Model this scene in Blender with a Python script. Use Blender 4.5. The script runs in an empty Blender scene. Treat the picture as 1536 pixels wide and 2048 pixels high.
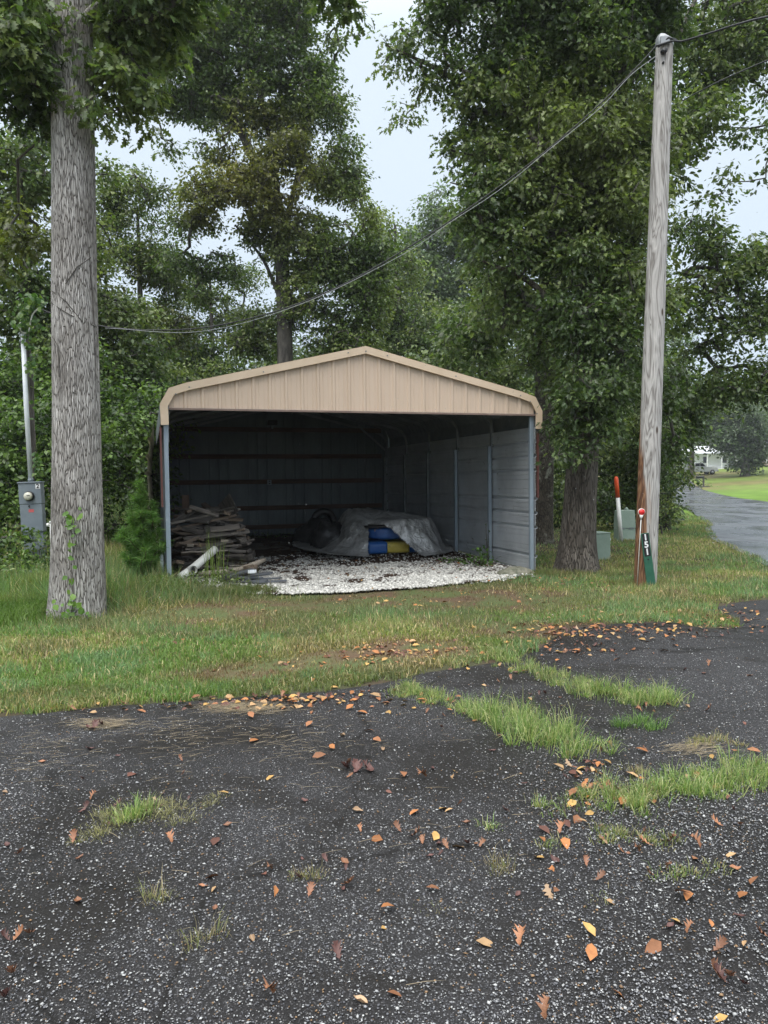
import bpy, math, random
import numpy as np
from mathutils import Vector, Matrix, Euler

random.seed(7)
RNG = np.random.default_rng(7)
SC = bpy.context.scene
COL = SC.collection

# ------------------------------------------------------------------ camera
FPX = 1480.0                      # focal length in pixels of the 1536 x 2048 photograph
EYE = np.array([0.0, 0.0, 1.55])
PITCH = math.radians(2.55)
ROLL = math.radians(0.66)
F_ = np.array([0, math.cos(PITCH), -math.sin(PITCH)])
U0 = np.array([0, math.sin(PITCH), math.cos(PITCH)])
R0 = np.array([1.0, 0, 0])
UP_ = math.cos(ROLL) * U0 + math.sin(ROLL) * R0
RT_ = math.cos(ROLL) * R0 - math.sin(ROLL) * U0
cam_data = bpy.data.cameras.new('camera')
cam = bpy.data.objects.new('camera', cam_data)
COL.objects.link(cam)
cam.matrix_world = Matrix(((RT_[0], UP_[0], -F_[0], EYE[0]), (RT_[1], UP_[1], -F_[1], EYE[1]),
                           (RT_[2], UP_[2], -F_[2], EYE[2]), (0, 0, 0, 1)))
cam_data.sensor_fit = 'VERTICAL'
cam_data.sensor_height = 24.0
cam_data.lens = 24.0 * FPX / 2048.0
cam_data.clip_start = 0.05
cam_data.clip_end = 3000
SC.camera = cam

# ------------------------------------------------------------------ light: rainy overcast afternoon
SUN_EL, SUN_AZ = math.radians(58), math.radians(200)
world = bpy.data.worlds.new('World')
SC.world = world
world.use_nodes = True
wn, wl = world.node_tree.nodes, world.node_tree.links
wn.clear()
w_out = wn.new('ShaderNodeOutputWorld')
w_bg = wn.new('ShaderNodeBackground')
w_bg.inputs['Strength'].default_value = 0.10
w_sky = wn.new('ShaderNodeTexSky')
w_sky.sky_type = 'NISHITA'
w_sky.sun_disc = False
w_sky.sun_elevation = SUN_EL
w_sky.sun_rotation = SUN_AZ
w_sky.air_density = 1.0
w_sky.dust_density = 3.0
w_tc = wn.new('ShaderNodeTexCoord')
w_sep = wn.new('ShaderNodeSeparateXYZ')
w_ramp = wn.new('ShaderNodeValToRGB')      # even rain-cloud deck: brighter overhead than at the horizon
w_ramp.color_ramp.elements[0].position = 0.0
w_ramp.color_ramp.elements[0].color = (0.50, 0.595, 0.69, 1)
w_ramp.color_ramp.elements[1].position = 1.0
w_ramp.color_ramp.elements[1].color = (2.5, 2.56, 2.6, 1)
e = w_ramp.color_ramp.elements.new(0.5)
e.color = (0.585, 0.665, 0.745, 1)
w_mul = wn.new('ShaderNodeMix'); w_mul.data_type = 'RGBA'; w_mul.blend_type = 'MULTIPLY'
w_mul.inputs[0].default_value = 1.0
w_mul.inputs[7].default_value = (10.0, 10.0, 10.0, 1)
w_mix = wn.new('ShaderNodeMix'); w_mix.data_type = 'RGBA'
w_mix.inputs[0].default_value = 0.93
wl.new(w_tc.outputs['Generated'], w_sep.inputs[0])
wl.new(w_sep.outputs['Z'], w_ramp.inputs[0])
wl.new(w_ramp.outputs[0], w_mul.inputs[6])
wl.new(w_sky.outputs[0], w_mix.inputs[6])
wl.new(w_mul.outputs[2], w_mix.inputs[7])
wl.new(w_mix.outputs[2], w_bg.inputs['Color'])
wl.new(w_bg.outputs[0], w_out.inputs[0])

sun_d = bpy.data.lights.new('sun', 'SUN')
sun_d.energy = 1.3
sun_d.angle = math.radians(40)
sun_d.color = (1.0, 0.97, 0.92)
sun = bpy.data.objects.new('sun', sun_d)
COL.objects.link(sun)
sd = Vector((math.sin(SUN_AZ) * math.cos(SUN_EL), math.cos(SUN_AZ) * math.cos(SUN_EL), math.sin(SUN_EL)))
sun.rotation_euler = sd.to_track_quat('Z', 'Y').to_euler()

SC.view_settings.view_transform = 'Standard'
SC.view_settings.look = 'None'
SC.view_settings.gamma = 1.0
SC.view_settings.use_curve_mapping = False
SC.view_settings.exposure = 0.55
SC.render.engine = 'CYCLES'
SC.cycles.use_denoising = True
SC.cycles.max_bounces = 8
SC.cycles.diffuse_bounces = 4
SC.cycles.glossy_bounces = 3
SC.cycles.transparent_max_bounces = 8
SC.cycles.caustics_reflective = False
SC.cycles.caustics_refractive = False

# ------------------------------------------------------------------ helpers
def sstep(a, b, x):
    t = np.clip((np.asarray(x, float) - a) / (b - a), 0, 1)
    return t * t * (3 - 2 * t)

def ray(px, py):
    d = RT_ * ((px - 768) / FPX) + UP_ * (-(py - 1024) / FPX) + F_
    return d

def at(px, py, Y):
    """world point seen at photo pixel (px,py) at distance Y along the view ground axis"""
    d = ray(px, py)
    return EYE + d * (Y / d[1])

def flat(px, py, h=0.0):
    d = ray(px, py)
    return EYE + d * ((h - EYE[2]) / d[2])

# cheap vectorised value noise
def _hash(ix, iy, iz, s):
    h = (ix * 374761393 + iy * 668265263 + iz * 1440662683 + s * 1274126177) & 0xffffffff
    h = ((h ^ (h >> 13)) * 1274126177) & 0xffffffff
    h = h ^ (h >> 16)
    return (h & 0xffff) / 65535.0

def vnoise(x, y, z=0.0, s=0):
    x, y, z = np.broadcast_arrays(np.asarray(x, float), np.asarray(y, float), np.asarray(z, float))
    ix, iy, iz = np.floor(x).astype(np.int64), np.floor(y).astype(np.int64), np.floor(z).astype(np.int64)
    fx, fy, fz = x - ix, y - iy, z - iz
    fx, fy, fz = fx * fx * (3 - 2 * fx), fy * fy * (3 - 2 * fy), fz * fz * (3 - 2 * fz)
    r = 0
    for dx in (0, 1):
        for dy in (0, 1):
            for dz in (0, 1):
                w = (fx if dx else 1 - fx) * (fy if dy else 1 - fy) * (fz if dz else 1 - fz)
                r = r + w * _hash(ix + dx, iy + dy, iz + dz, s)
    return r

def fbm(x, y, z=0.0, s=0, o=4):
    r, a, t = 0, 1.0, 0
    for k in range(o):
        r = r + a * vnoise(np.asarray(x) * 2 ** k, np.asarray(y) * 2 ** k, np.asarray(z) * 2 ** k, s + k)
        t += a
        a *= 0.5
    return r / t

def sdist(poly, X, Y):
    """signed distance to polygon, negative inside"""
    P = np.asarray(poly, float)
    X = np.asarray(X, float); Y = np.asarray(Y, float)
    d2 = np.full(X.shape, 1e18); ins = np.zeros(X.shape, bool)
    n = len(P)
    for i in range(n):
        ax, ay = P[i]; bx, by = P[(i + 1) % n]
        ex, ey = bx - ax, by - ay
        t = np.clip(((X - ax) * ex + (Y - ay) * ey) / (ex * ex + ey * ey + 1e-12), 0, 1)
        d2 = np.minimum(d2, (X - ax - t * ex) ** 2 + (Y - ay - t * ey) ** 2)
        c = ((ay > Y) != (by > Y))
        with np.errstate(divide='ignore', invalid='ignore'):
            xi = (bx - ax) * (Y - ay) / (by - ay if by != ay else 1e-9) + ax
        ins ^= c & (X < xi)
    d = np.sqrt(d2)
    return np.where(ins, -d, d)

# ---- plan of the place
YAW = math.radians(17.6)
CW, CD, NB = 5.63, 7.8, 5             # carport width, depth, bays
_pr = flat(1063, 1147)                # front right post foot
AX = np.array([math.cos(YAW), math.sin(YAW)])     # along the front, to the right
AV = np.array([-math.sin(YAW), math.cos(YAW)])    # into the shed
CO = np.array([_pr[0], _pr[1]]) - AX * CW         # front left post foot

def uv(x, y):
    dx, dy = np.asarray(x) - CO[0], np.asarray(y) - CO[1]
    return dx * AX[0] + dy * AX[1], dx * AV[0] + dy * AV[1]

def sh(u, v):
    p = CO + AX * u + AV * v
    return p[0], p[1]

ASPH_PX = [(-500, 1490), (-150, 1448), (0, 1434), (110, 1424), (240, 1410), (400, 1401), (540, 1390), (650, 1383),
           (760, 1368), (850, 1346), (940, 1333), (1010, 1322), (1075, 1300), (1105, 1278), (1150, 1256), (1240, 1247),
           (1340, 1244), (1400, 1256), (1480, 1256), (1478, 1240), (1440, 1224), (1436, 1214), (1480, 1204), (1540, 1199), (1900, 1178), (2600, 1160)]
ASPH = [tuple(flat(*p)[:2]) for p in ASPH_PX]
ASPH += [(30, ASPH[-1][1]), (30, -9), (-14, -9)]
ROAD_NEAR_PX = [(2300, 1235), (1900, 1196), (1640, 1162), (1536, 1135), (1490, 1112), (1425, 1082), (1410, 1060), (1416, 1049), (1385, 1026), (1345, 1008),
                (1328, 998), (1322, 990), (1322, 984), (1330, 976)]
ROAD_FAR_PX = [(1338, 971), (1362, 970), (1400, 978), (1440, 989), (1480, 997), (1536, 1004), (1700, 1022), (2300, 1060)]
ROAD = [tuple(flat(*p)[:2]) for p in ROAD_NEAR_PX] + [tuple(flat(*p)[:2]) for p in ROAD_FAR_PX]

BANK_A, BANK_B = np.array(ROAD[-3]), np.array(ROAD[-7])
def gh(x, y, fine=True):
    x = np.asarray(x, float); y = np.asarray(y, float)
    u, v = uv(x, y)
    h = 0.022 * np.clip(v, 0, 14) * sstep(-9, -4, u) * sstep(14, 8, u)
    h = h + 0.13 * np.exp(-(((x + 3.6) / 1.5) ** 2 + ((y - 9.9) / 1.2) ** 2))
    h = h + 0.30 * sstep(-3.5, -8, x) * sstep(7, 13, y)
    h = h + 2.6 * sstep(78, 135, y)
    d = BANK_B - BANK_A
    L = np.hypot(*d)
    side = ((x - BANK_A[0]) * d[1] - (y - BANK_A[1]) * d[0]) / L
    h = h + 1.75 * sstep(0.5, 26, side) * sstep(20, 36, y)
    if fine:
        h = h + (0.05 * (fbm(x * 0.9, y * 0.9, s=3) - 0.5) + 0.02 * (fbm(x * 4, y * 4, s=5, o=2) - 0.5))
    m = sstep(0.0, 0.9, sdist(ASPH, x, y)) 
    return h * m

def hit(px, py, far=400):
    d = ray(px, py); d = d / d[1]
    ys = np.concatenate([np.arange(1.5, 30, 0.02), np.arange(30, far, 0.2)])
    P = EYE[None, :] + d[None, :] * ys[:, None]
    g = gh(P[:, 0], P[:, 1])
    k = np.argmax(P[:, 2] <= g)
    if P[k, 2] > g[k]:
        k = len(ys) - 1
    return P[k]

def g1(x, y):
    return float(gh(np.array([x]), np.array([y]))[0])

# ---- objects
def tag(o, label=None, cat=None, group=None, kind=None):
    if label: o['label'] = label
    if cat: o['category'] = cat
    if group: o['group'] = group
    if kind: o['kind'] = kind
    return o

def empty(name, loc, rz=0.0, label=None, cat=None, group=None, rot=None):
    o = bpy.data.objects.new(name, None)
    o.empty_display_size = 0.1
    COL.objects.link(o)
    o.location = loc
    o.rotation_euler = rot if rot is not None else (0, 0, rz)
    return tag(o, label, cat, group)

def link(name, me, parent=None, loc=None, rot=None):
    o = bpy.data.objects.new(name, me)
    COL.objects.link(o)
    if parent is not None: o.parent = parent
    if loc is not None: o.location = loc
    if rot is not None: o.rotation_euler = rot
    return o

def np_mesh(name, V, F, mat, col=None, smooth=False, mats=None, midx=None):
    V = np.asarray(V, np.float32); F = np.asarray(F, np.int32)
    k = F.shape[1]
    me = bpy.data.meshes.new(name)
    me.vertices.add(len(V)); me.vertices.foreach_set('co', V.ravel())
    me.loops.add(F.size); me.loops.foreach_set('vertex_index', F.ravel())
    me.polygons.add(len(F)); me.polygons.foreach_set('loop_start', np.arange(0, F.size, k, dtype=np.int32))
    for m in (mats or [mat]):
        me.materials.append(m)
    if midx is not None:
        me.polygons.foreach_set('material_index', np.asarray(midx, np.int32))
    if smooth:
        me.polygons.foreach_set('use_smooth', np.ones(len(F), bool))
    if col is not None:
        a = me.attributes.new('col', 'FLOAT_COLOR', 'POINT')
        c = np.ones((len(V), 4), np.float32); c[:, :3] = col
        a.data.foreach_set('color', c.ravel())
    me.update(calc_edges=True)
    return me

class MB:
    """collects boxes, tubes, quads and lathes into one mesh"""
    def __init__(s): s.v = []; s.f = []
    def add(s, vs, fs):
        n = len(s.v)
        s.v += [tuple(float(c) for c in p) for p in vs]
        s.f += [tuple(i + n for i in f) for f in fs]
        return s
    def box(s, x0, x1, y0, y1, z0, z1, M=None):
        vs = [(x, y, z) for z in (z0, z1) for y in (y0, y1) for x in (x0, x1)]
        if M is not None: vs = [M @ Vector(p) for p in vs]
        return s.add(vs, [(0, 2, 3, 1), (4, 5, 7, 6), (0, 1, 5, 4), (2, 6, 7, 3), (0, 4, 6, 2), (1, 3, 7, 5)])
    def tube(s, pts, rad, n=8, cap=True, sq=False):
        pts = [Vector(p) for p in pts]
        if not hasattr(rad, '__len__'): rad = [rad] * len(pts)
        ref = Vector((0, 0, 1))
        t0 = (pts[1] - pts[0]).normalized()
        if abs(t0.dot(ref)) > 0.9: ref = Vector((0, 1, 0))
        rings = []
        for i, p in enumerate(pts):
            a = pts[max(0, i - 1)]; b = pts[min(len(pts) - 1, i + 1)]
            t = (b - a).normalized()
            x = t.cross(ref).normalized(); y = t.cross(x)
            off = math.pi / 4 if sq else 0
            rings.append([p + (x * math.cos(2 * math.pi * k / n + off) + y * math.sin(2 * math.pi * k / n + off)) * rad[i] for k in range(n)])
        vs = [q for r in rings for q in r]
        fs = [(i * n + k, i * n + (k + 1) % n, (i + 1) * n + (k + 1) % n, (i + 1) * n + k) for i in range(len(pts) - 1) for k in range(n)]
        if cap: fs += [tuple(range(n))[::-1], tuple((len(pts) - 1) * n + k for k in range(n))]
        return s.add(vs, fs)
    def prism(s, prof, axis_from, axis_to):
        """prof: list of 3D points (closed outline) extruded by vector"""
        a = Vector(axis_from)
        n = len(prof)
        v0 = [Vector(p) for p in prof]; v1 = [p + Vector(axis_to) for p in v0]
        s.add(v0 + v1, [tuple(range(n))[::-1], tuple(range(n, 2 * n))] + [(i, (i + 1) % n, (i + 1) % n + n, i + n) for i in range(n)])
        return s
    def mesh(s, name, mat, smooth=False, bevel=0.0, seg=1):
        me = bpy.data.meshes.new(name)
        me.from_pydata(s.v, [], s.f)
        me.update()
        if bevel:
            import bmesh
            bm = bmesh.new(); bm.from_mesh(me)
            bmesh.ops.recalc_face_normals(bm, faces=bm.faces)
            bmesh.ops.bevel(bm, geom=list(bm.edges), offset=bevel, segments=seg, affect='EDGES', profile=0.6)
            bm.to_mesh(me); bm.free()
        else:
            import bmesh
            bm = bmesh.new(); bm.from_mesh(me)
            bmesh.ops.recalc_face_normals(bm, faces=bm.faces)
            bm.to_mesh(me); bm.free()
        me.materials.append(mat)
        if smooth:
            for p in me.polygons: p.use_smooth = True
        return me
    def build(s, name, mat, parent=None, smooth=False, bevel=0.0, seg=1, loc=None):
        return link(name, s.mesh(name, mat, smooth, bevel, seg), parent, loc)

# ---- materials
def new_mat(name):
    m = bpy.data.materials.new(name); m.use_nodes = True
    nt = m.node_tree
    b = nt.nodes['Principled BSDF']
    return m, nt, b

def N(nt, t, **kw):
    n = nt.nodes.new(t)
    for k, v in kw.items():
        if k in n.bl_rna.properties: setattr(n, k, v)
        else: n.inputs[k].default_value = v
    return n

def ramp(nt, src, stops):
    r = nt.nodes.new('ShaderNodeValToRGB')
    el = r.color_ramp.elements
    while len(el) > 1: el.remove(el[-1])
    el[0].position = stops[0][0]; el[0].color = (*stops[0][1], 1)
    for p, c in stops[1:]:
        x = el.new(p); x.color = (*c, 1)
    nt.links.new(src, r.inputs[0])
    return r.outputs[0]

def mixc(nt, fac, a, b, mode='MIX'):
    m = nt.nodes.new('ShaderNodeMix'); m.data_type = 'RGBA'; m.blend_type = mode
    for i, x in ((0, fac), (6, a), (7, b)):
        if hasattr(x, 'is_output'): nt.links.new(x, m.inputs[i])
        elif i == 0: m.inputs[0].default_value = x
        else: m.inputs[i].default_value = (*x, 1)
    return m.outputs[2]

def coords(nt, scale=(1, 1, 1), kind='Object', rot=(0, 0, 0)):
    tc = nt.nodes.new('ShaderNodeTexCoord'); mp = nt.nodes.new('ShaderNodeMapping')
    mp.inputs['Scale'].default_value = scale
    mp.inputs['Rotation'].default_value = rot
    nt.links.new(tc.outputs[kind], mp.inputs[0])
    return mp.outputs[0]

def noise(nt, vec, scale, detail=4, rough=0.6, dist=0.0, out='Fac'):
    n = nt.nodes.new('ShaderNodeTexNoise')
    n.inputs['Scale'].default_value = scale; n.inputs['Detail'].default_value = detail
    n.inputs['Roughness'].default_value = rough; n.inputs['Distortion'].default_value = dist
    nt.links.new(vec, n.inputs['Vector'])
    return n.outputs[out]

def bump(nt, b, h, strength=0.5, dist=0.01):
    n = nt.nodes.new('ShaderNodeBump')
    n.inputs['Strength'].default_value = strength; n.inputs['Distance'].default_value = dist
    nt.links.new(h, n.inputs['Height'])
    nt.links.new(n.outputs[0], b.inputs['Normal'])
    return n

def surf(name, c0, c1=None, scale=4.0, rough=0.6, metal=0.0, stretch=(1, 1, 1), bstr=0.0, bdist=0.005, detail=5, dist=0.0, lo=0.35, hi=0.65, spots=None, rand=0.0):
    m, nt, b = new_mat(name)
    b.inputs['Roughness'].default_value = rough
    b.inputs['Metallic'].default_value = metal
    vec = coords(nt, stretch)
    f = noise(nt, vec, scale, detail, 0.65, dist)
    c = ramp(nt, f, [(lo, c0), (hi, c1 or c0)])
    if spots:
        f2 = noise(nt, coords(nt), spots[1], 5, 0.7, 0.5)
        c = mixc(nt, ramp(nt, f2, [(spots[2], (0, 0, 0)), (spots[2] + 0.08, (1, 1, 1))]), c, spots[0])
    if rand:
        oi = nt.nodes.new('ShaderNodeObjectInfo')
        v = ramp(nt, oi.outputs['Random'], [(0, (1 - rand,) * 3), (1, (1 + rand,) * 3)])
        c = mixc(nt, 1.0, c, v, 'MULTIPLY')
    nt.links.new(c, b.inputs['Base Color'])
    if bstr: bump(nt, b, f, bstr, bdist)
    return m

def foliage_mat(name, rough=0.42, trans=0.25, spec=0.4):
    m, nt, b = new_mat(name)
    a = nt.nodes.new('ShaderNodeAttribute'); a.attribute_name = 'col'
    nt.links.new(a.outputs['Color'], b.inputs['Base Color'])
    b.inputs['Roughness'].default_value = rough
    b.inputs['Specular IOR Level'].default_value = spec
    t = nt.nodes.new('ShaderNodeBsdfTranslucent')
    tc = mixc(nt, 1.0, a.outputs['Color'], (1.5, 1.7, 0.7), 'MULTIPLY')
    nt.links.new(tc, t.inputs['Color'])
    mx = nt.nodes.new('ShaderNodeMixShader'); mx.inputs[0].default_value = trans
    out = nt.nodes['Material Output']
    nt.links.new(b.outputs[0], mx.inputs[1]); nt.links.new(t.outputs[0], mx.inputs[2])
    nt.links.new(mx.outputs[0], out.inputs[0])
    return m

M_LEAF = foliage_mat('leaf_green', 0.38, 0.33, 0.5)
M_GRASS = foliage_mat('grass_blade', 0.5, 0.3, 0.3)

def attr_mat(name, rough=0.9, spec=0.2, bscale=60, bstr=0.4, bdist=0.01, var=0.35):
    m, nt, b = new_mat(name)
    a = nt.nodes.new('ShaderNodeAttribute'); a.attribute_name = 'col'
    f = noise(nt, coords(nt), bscale, 6, 0.7)
    v = ramp(nt, f, [(0.3, (1 - var,) * 3), (0.7, (1 + var,) * 3)])
    nt.links.new(mixc(nt, 1.0, a.outputs['Color'], v, 'MULTIPLY'), b.inputs['Base Color'])
    b.inputs['Roughness'].default_value = rough
    b.inputs['Specular IOR Level'].default_value = spec
    if bstr: bump(nt, b, f, bstr, bdist)
    return m

M_SOIL = attr_mat('soil')
M_STONE = attr_mat('loose_stone', 0.55, 0.4, 80, 0.2, 0.002, 0.12)
M_DEADLEAF = attr_mat('dead_leaf', 0.6, 0.35, 40, 0.3, 0.003, 0.2)

# wet worn asphalt with exposed aggregate
def asphalt_mat(name, pebble=True, wet=0.22, base=(0.021, 0.020, 0.020)):
    m, nt, b = new_mat(name)
    vec = coords(nt)
    big = noise(nt, vec, 0.55, 5, 0.6, 0.4)
    fine = noise(nt, vec, 130, 3, 0.7)
    binder = mixc(nt, ramp(nt, fine, [(0.35, (0, 0, 0)), (0.7, (1, 1, 1))]), tuple(c * 0.55 for c in base), tuple(c * 1.7 for c in base))
    vo = nt.nodes.new('ShaderNodeTexVoronoi'); vo.inputs['Scale'].default_value = 105
    nt.links.new(vec, vo.inputs['Vector'])
    vo2 = nt.nodes.new('ShaderNodeTexVoronoi'); vo2.inputs['Scale'].default_value = 190
    nt.links.new(vec, vo2.inputs['Vector'])
    sepc = nt.nodes.new('ShaderNodeSeparateColor'); nt.links.new(vo.outputs['Color'], sepc.inputs[0])
    sep2 = nt.nodes.new('ShaderNodeSeparateColor'); nt.links.new(vo2.outputs['Color'], sep2.inputs[0])
    stone = ramp(nt, sepc.outputs[0], [(0.0, (0.05, 0.05, 0.052)), (0.55, (0.10, 0.10, 0.105)), (0.8, (0.17, 0.165, 0.16)), (0.93, (0.34, 0.34, 0.34)), (0.97, (0.22, 0.15, 0.09))])
    stone2 = ramp(nt, sep2.outputs[0], [(0.0, (0.04, 0.04, 0.043)), (0.7, (0.09, 0.09, 0.095)), (0.92, (0.22, 0.22, 0.22)), (1.0, (0.4, 0.4, 0.4))])
    def inside(v, a0, a1): return ramp(nt, v.outputs['Distance'], [(a0, (1, 1, 1)), (a1, (0, 0, 0))])
    m1 = nt.nodes.new('ShaderNodeMath'); m1.operation = 'LESS_THAN'; m1.inputs[1].default_value = 0.42
    nt.links.new(sepc.outputs[1], m1.inputs[0])
    m2 = nt.nodes.new('ShaderNodeMath'); m2.operation = 'MULTIPLY'
    i1 = inside(vo, 0.30, 0.42); i2 = inside(vo2, 0.30, 0.45)
    nt.links.new(m1.outputs[0], m2.inputs[0]); nt.links.new(i1, m2.inputs[1])
    m3 = nt.nodes.new('ShaderNodeMath'); m3.operation = 'LESS_THAN'; m3.inputs[1].default_value = 0.5
    nt.links.new(sep2.outputs[1], m3.inputs[0])
    m4 = nt.nodes.new('ShaderNodeMath'); m4.operation = 'MULTIPLY'
    nt.links.new(m3.outputs[0], m4.inputs[0]); nt.links.new(i2, m4.inputs[1])
    c = mixc(nt, m4.outputs[0], binder, stone2)
    c = mixc(nt, m2.outputs[0], c, stone)
    grime = ramp(nt, big, [(0.36, (0.50, 0.47, 0.44)), (0.6, (1.1, 1.1, 1.12))])
    c = mixc(nt, 1.0, c, grime, 'MULTIPLY')
    st = noise(nt, coords(nt, (0.7, 1.3, 1)), 0.9, 6, 0.62, 0.9)
    c = mixc(nt, ramp(nt, st, [(0.50, (0, 0, 0)), (0.60, (0.75, 0.75, 0.75))]), c, (0.012, 0.010, 0.008))
    ck = nt.nodes.new('ShaderNodeTexVoronoi'); ck.feature = 'DISTANCE_TO_EDGE'; ck.inputs['Scale'].default_value = 0.55
    wv = nt.nodes.new('ShaderNodeTexNoise'); wv.inputs['Scale'].default_value = 2.2; wv.inputs['Detail'].default_value = 6; nt.links.new(vec, wv.inputs['Vector'])
    vm = nt.nodes.new('ShaderNodeVectorMath'); vm.operation = 'MULTIPLY_ADD'; vm.inputs[1].default_value = (0.5, 0.5, 0.5)
    nt.links.new(wv.outputs['Color'], vm.inputs[0]); nt.links.new(vec, vm.inputs[2]); nt.links.new(vm.outputs[0], ck.inputs['Vector'])
    c = mixc(nt, ramp(nt, ck.outputs['Distance'], [(0.0, (0.8, 0.8, 0.8)), (0.012, (0, 0, 0))]), c, (0.006, 0.005, 0.004))
    nt.links.new(c, b.inputs['Base Color'])
    r = ramp(nt, big, [(0.35, (0.45,) * 3), (0.62, (0.72,) * 3)])
    nt.links.new(r, b.inputs['Roughness'])
    b.inputs['Specular IOR Level'].default_value = wet
    ad = nt.nodes.new('ShaderNodeMath'); ad.operation = 'ADD'
    nt.links.new(m2.outputs[0], ad.inputs[0]); nt.links.new(fine, ad.inputs[1])
    bump(nt, b, ad.outputs[0], 0.7, 0.004)
    return m

M_ASPH = asphalt_mat('worn_asphalt')
M_ROAD = surf('wet_road', (0.035, 0.038, 0.044), (0.085, 0.088, 0.095), 0.35, rough=0.28, bstr=0.1, bdist=0.004)
_nt = M_ROAD.node_tree; _b = _nt.nodes['Principled BSDF']
_b.inputs['Specular IOR Level'].default_value = 0.7
_f = noise(_nt, coords(_nt, (0.45, 0.28, 1)), 0.9, 6, 0.65, 0.6)
_nt.links.new(ramp(_nt, _f, [(0.36, (0.10,) * 3), (0.52, (0.26,) * 3), (0.66, (0.50,) * 3)]), _b.inputs['Roughness'])
_f2 = noise(_nt, coords(_nt), 30, 4, 0.7)
_c = _b.inputs['Base Color'].links[0].from_socket
_nt.links.new(mixc(_nt, 1.0, _c, ramp(_nt, _f2, [(0.3, (0.6,) * 3), (0.7, (1.5,) * 3)]), 'MULTIPLY'), _b.inputs['Base Color'])
M_BEIGE = surf('beige_painted_steel', (0.62, 0.475, 0.36), (0.68, 0.53, 0.41), 3, rough=0.45, stretch=(1, 1, 0.25), lo=0.3, hi=0.7)
M_BEIGE2 = surf('beige_trim_paint', (0.67, 0.51, 0.36), (0.73, 0.57, 0.42), 5, rough=0.5, lo=0.3, hi=0.7, spots=((0.35, 0.26, 0.18), 9, 0.66))
M_HEAD = surf('brown_header_edge', (0.19, 0.13, 0.11), (0.25, 0.18, 0.15), 5, rough=0.6)
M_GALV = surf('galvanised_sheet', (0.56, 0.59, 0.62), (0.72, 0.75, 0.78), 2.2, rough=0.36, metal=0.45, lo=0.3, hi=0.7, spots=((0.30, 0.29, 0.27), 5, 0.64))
M_GALV_DIM = surf('back_wall_sheet', (0.085, 0.105, 0.115), (0.14, 0.165, 0.175), 2.2, rough=0.5, metal=0.3, lo=0.3, hi=0.7, stretch=(1, 1, 0.4))  # sheet colour darkened, shade of the carport's back painted in
M_POST = surf('galvanised_post', (0.28, 0.34, 0.40), (0.36, 0.42, 0.48), 6, rough=0.4, metal=0.35, stretch=(1, 1, 0.3))
M_FRAME = surf('dull_steel_frame', (0.17, 0.19, 0.20), (0.24, 0.26, 0.27), 6, rough=0.5, metal=0.4)
M_OLIVE = surf('olive_stained_siding', (0.34, 0.31, 0.20), (0.44, 0.40, 0.28), 4, rough=0.6)
M_REDEDGE = surf('red_brown_edge', (0.10, 0.035, 0.03), (0.15, 0.055, 0.045), 8, rough=0.6)
M_GIRT = surf('dark_timber_rail', (0.06, 0.035, 0.025), (0.12, 0.075, 0.05), 5, rough=0.85, stretch=(0.3, 1, 3))
M_BLACK = surf('black_plastic', (0.01, 0.01, 0.011), rough=0.4)
M_GREYBOX = surf('grey_enamel', (0.16, 0.19, 0.22), (0.19, 0.225, 0.25), 6, rough=0.45)
M_WHITE = surf('white_paint', (0.62, 0.66, 0.70), (0.72, 0.75, 0.78), 6, rough=0.45)
M_WHITEP = surf('white_plastic', (0.70, 0.70, 0.66), (0.78, 0.78, 0.74), 6, rough=0.4)
M_ORANGE = surf('orange_plastic', (0.80, 0.09, 0.02), (0.85, 0.12, 0.03), 5, rough=0.4)
M_RED = surf('red_reflector', (0.75, 0.03, 0.03), rough=0.25)
M_PALEGREEN = surf('pale_green_enamel', (0.24, 0.32, 0.26), (0.29, 0.37, 0.31), 5, rough=0.5, spots=((0.2, 0.22, 0.17), 7, 0.66))
M_SIGNGREEN = surf('green_sign_paint', (0.015, 0.09, 0.055), (0.03, 0.13, 0.08), 8, rough=0.5, spots=((0.45, 0.5, 0.45), 14, 0.64))
M_SIGNBLACK = surf('black_vinyl', (0.012, 0.012, 0.014), rough=0.5)
M_LETTER = surf('white_vinyl', (0.80, 0.80, 0.80), rough=0.5)
M_GLASSDIAL = surf('meter_dial', (0.62, 0.60, 0.50), rough=0.15)
M_PINKTAG = surf('faded_red_sticker', (0.62, 0.12, 0.12), rough=0.5)
M_CABLE = surf('black_cable', (0.02, 0.02, 0.022), rough=0.45)
M_CABLELIGHT = surf('aluminium_wire', (0.35, 0.36, 0.37), rough=0.4, metal=0.4)
M_ROCK = surf('mossy_rock', (0.07, 0.08, 0.05), (0.30, 0.28, 0.22), 6, rough=0.85, bstr=0.6, bdist=0.02)
M_CHAR = surf('charcoal_board', (0.05, 0.055, 0.062), (0.13, 0.14, 0.155), 6, rough=0.7, stretch=(0.4, 2, 2), bstr=0.3)

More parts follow.
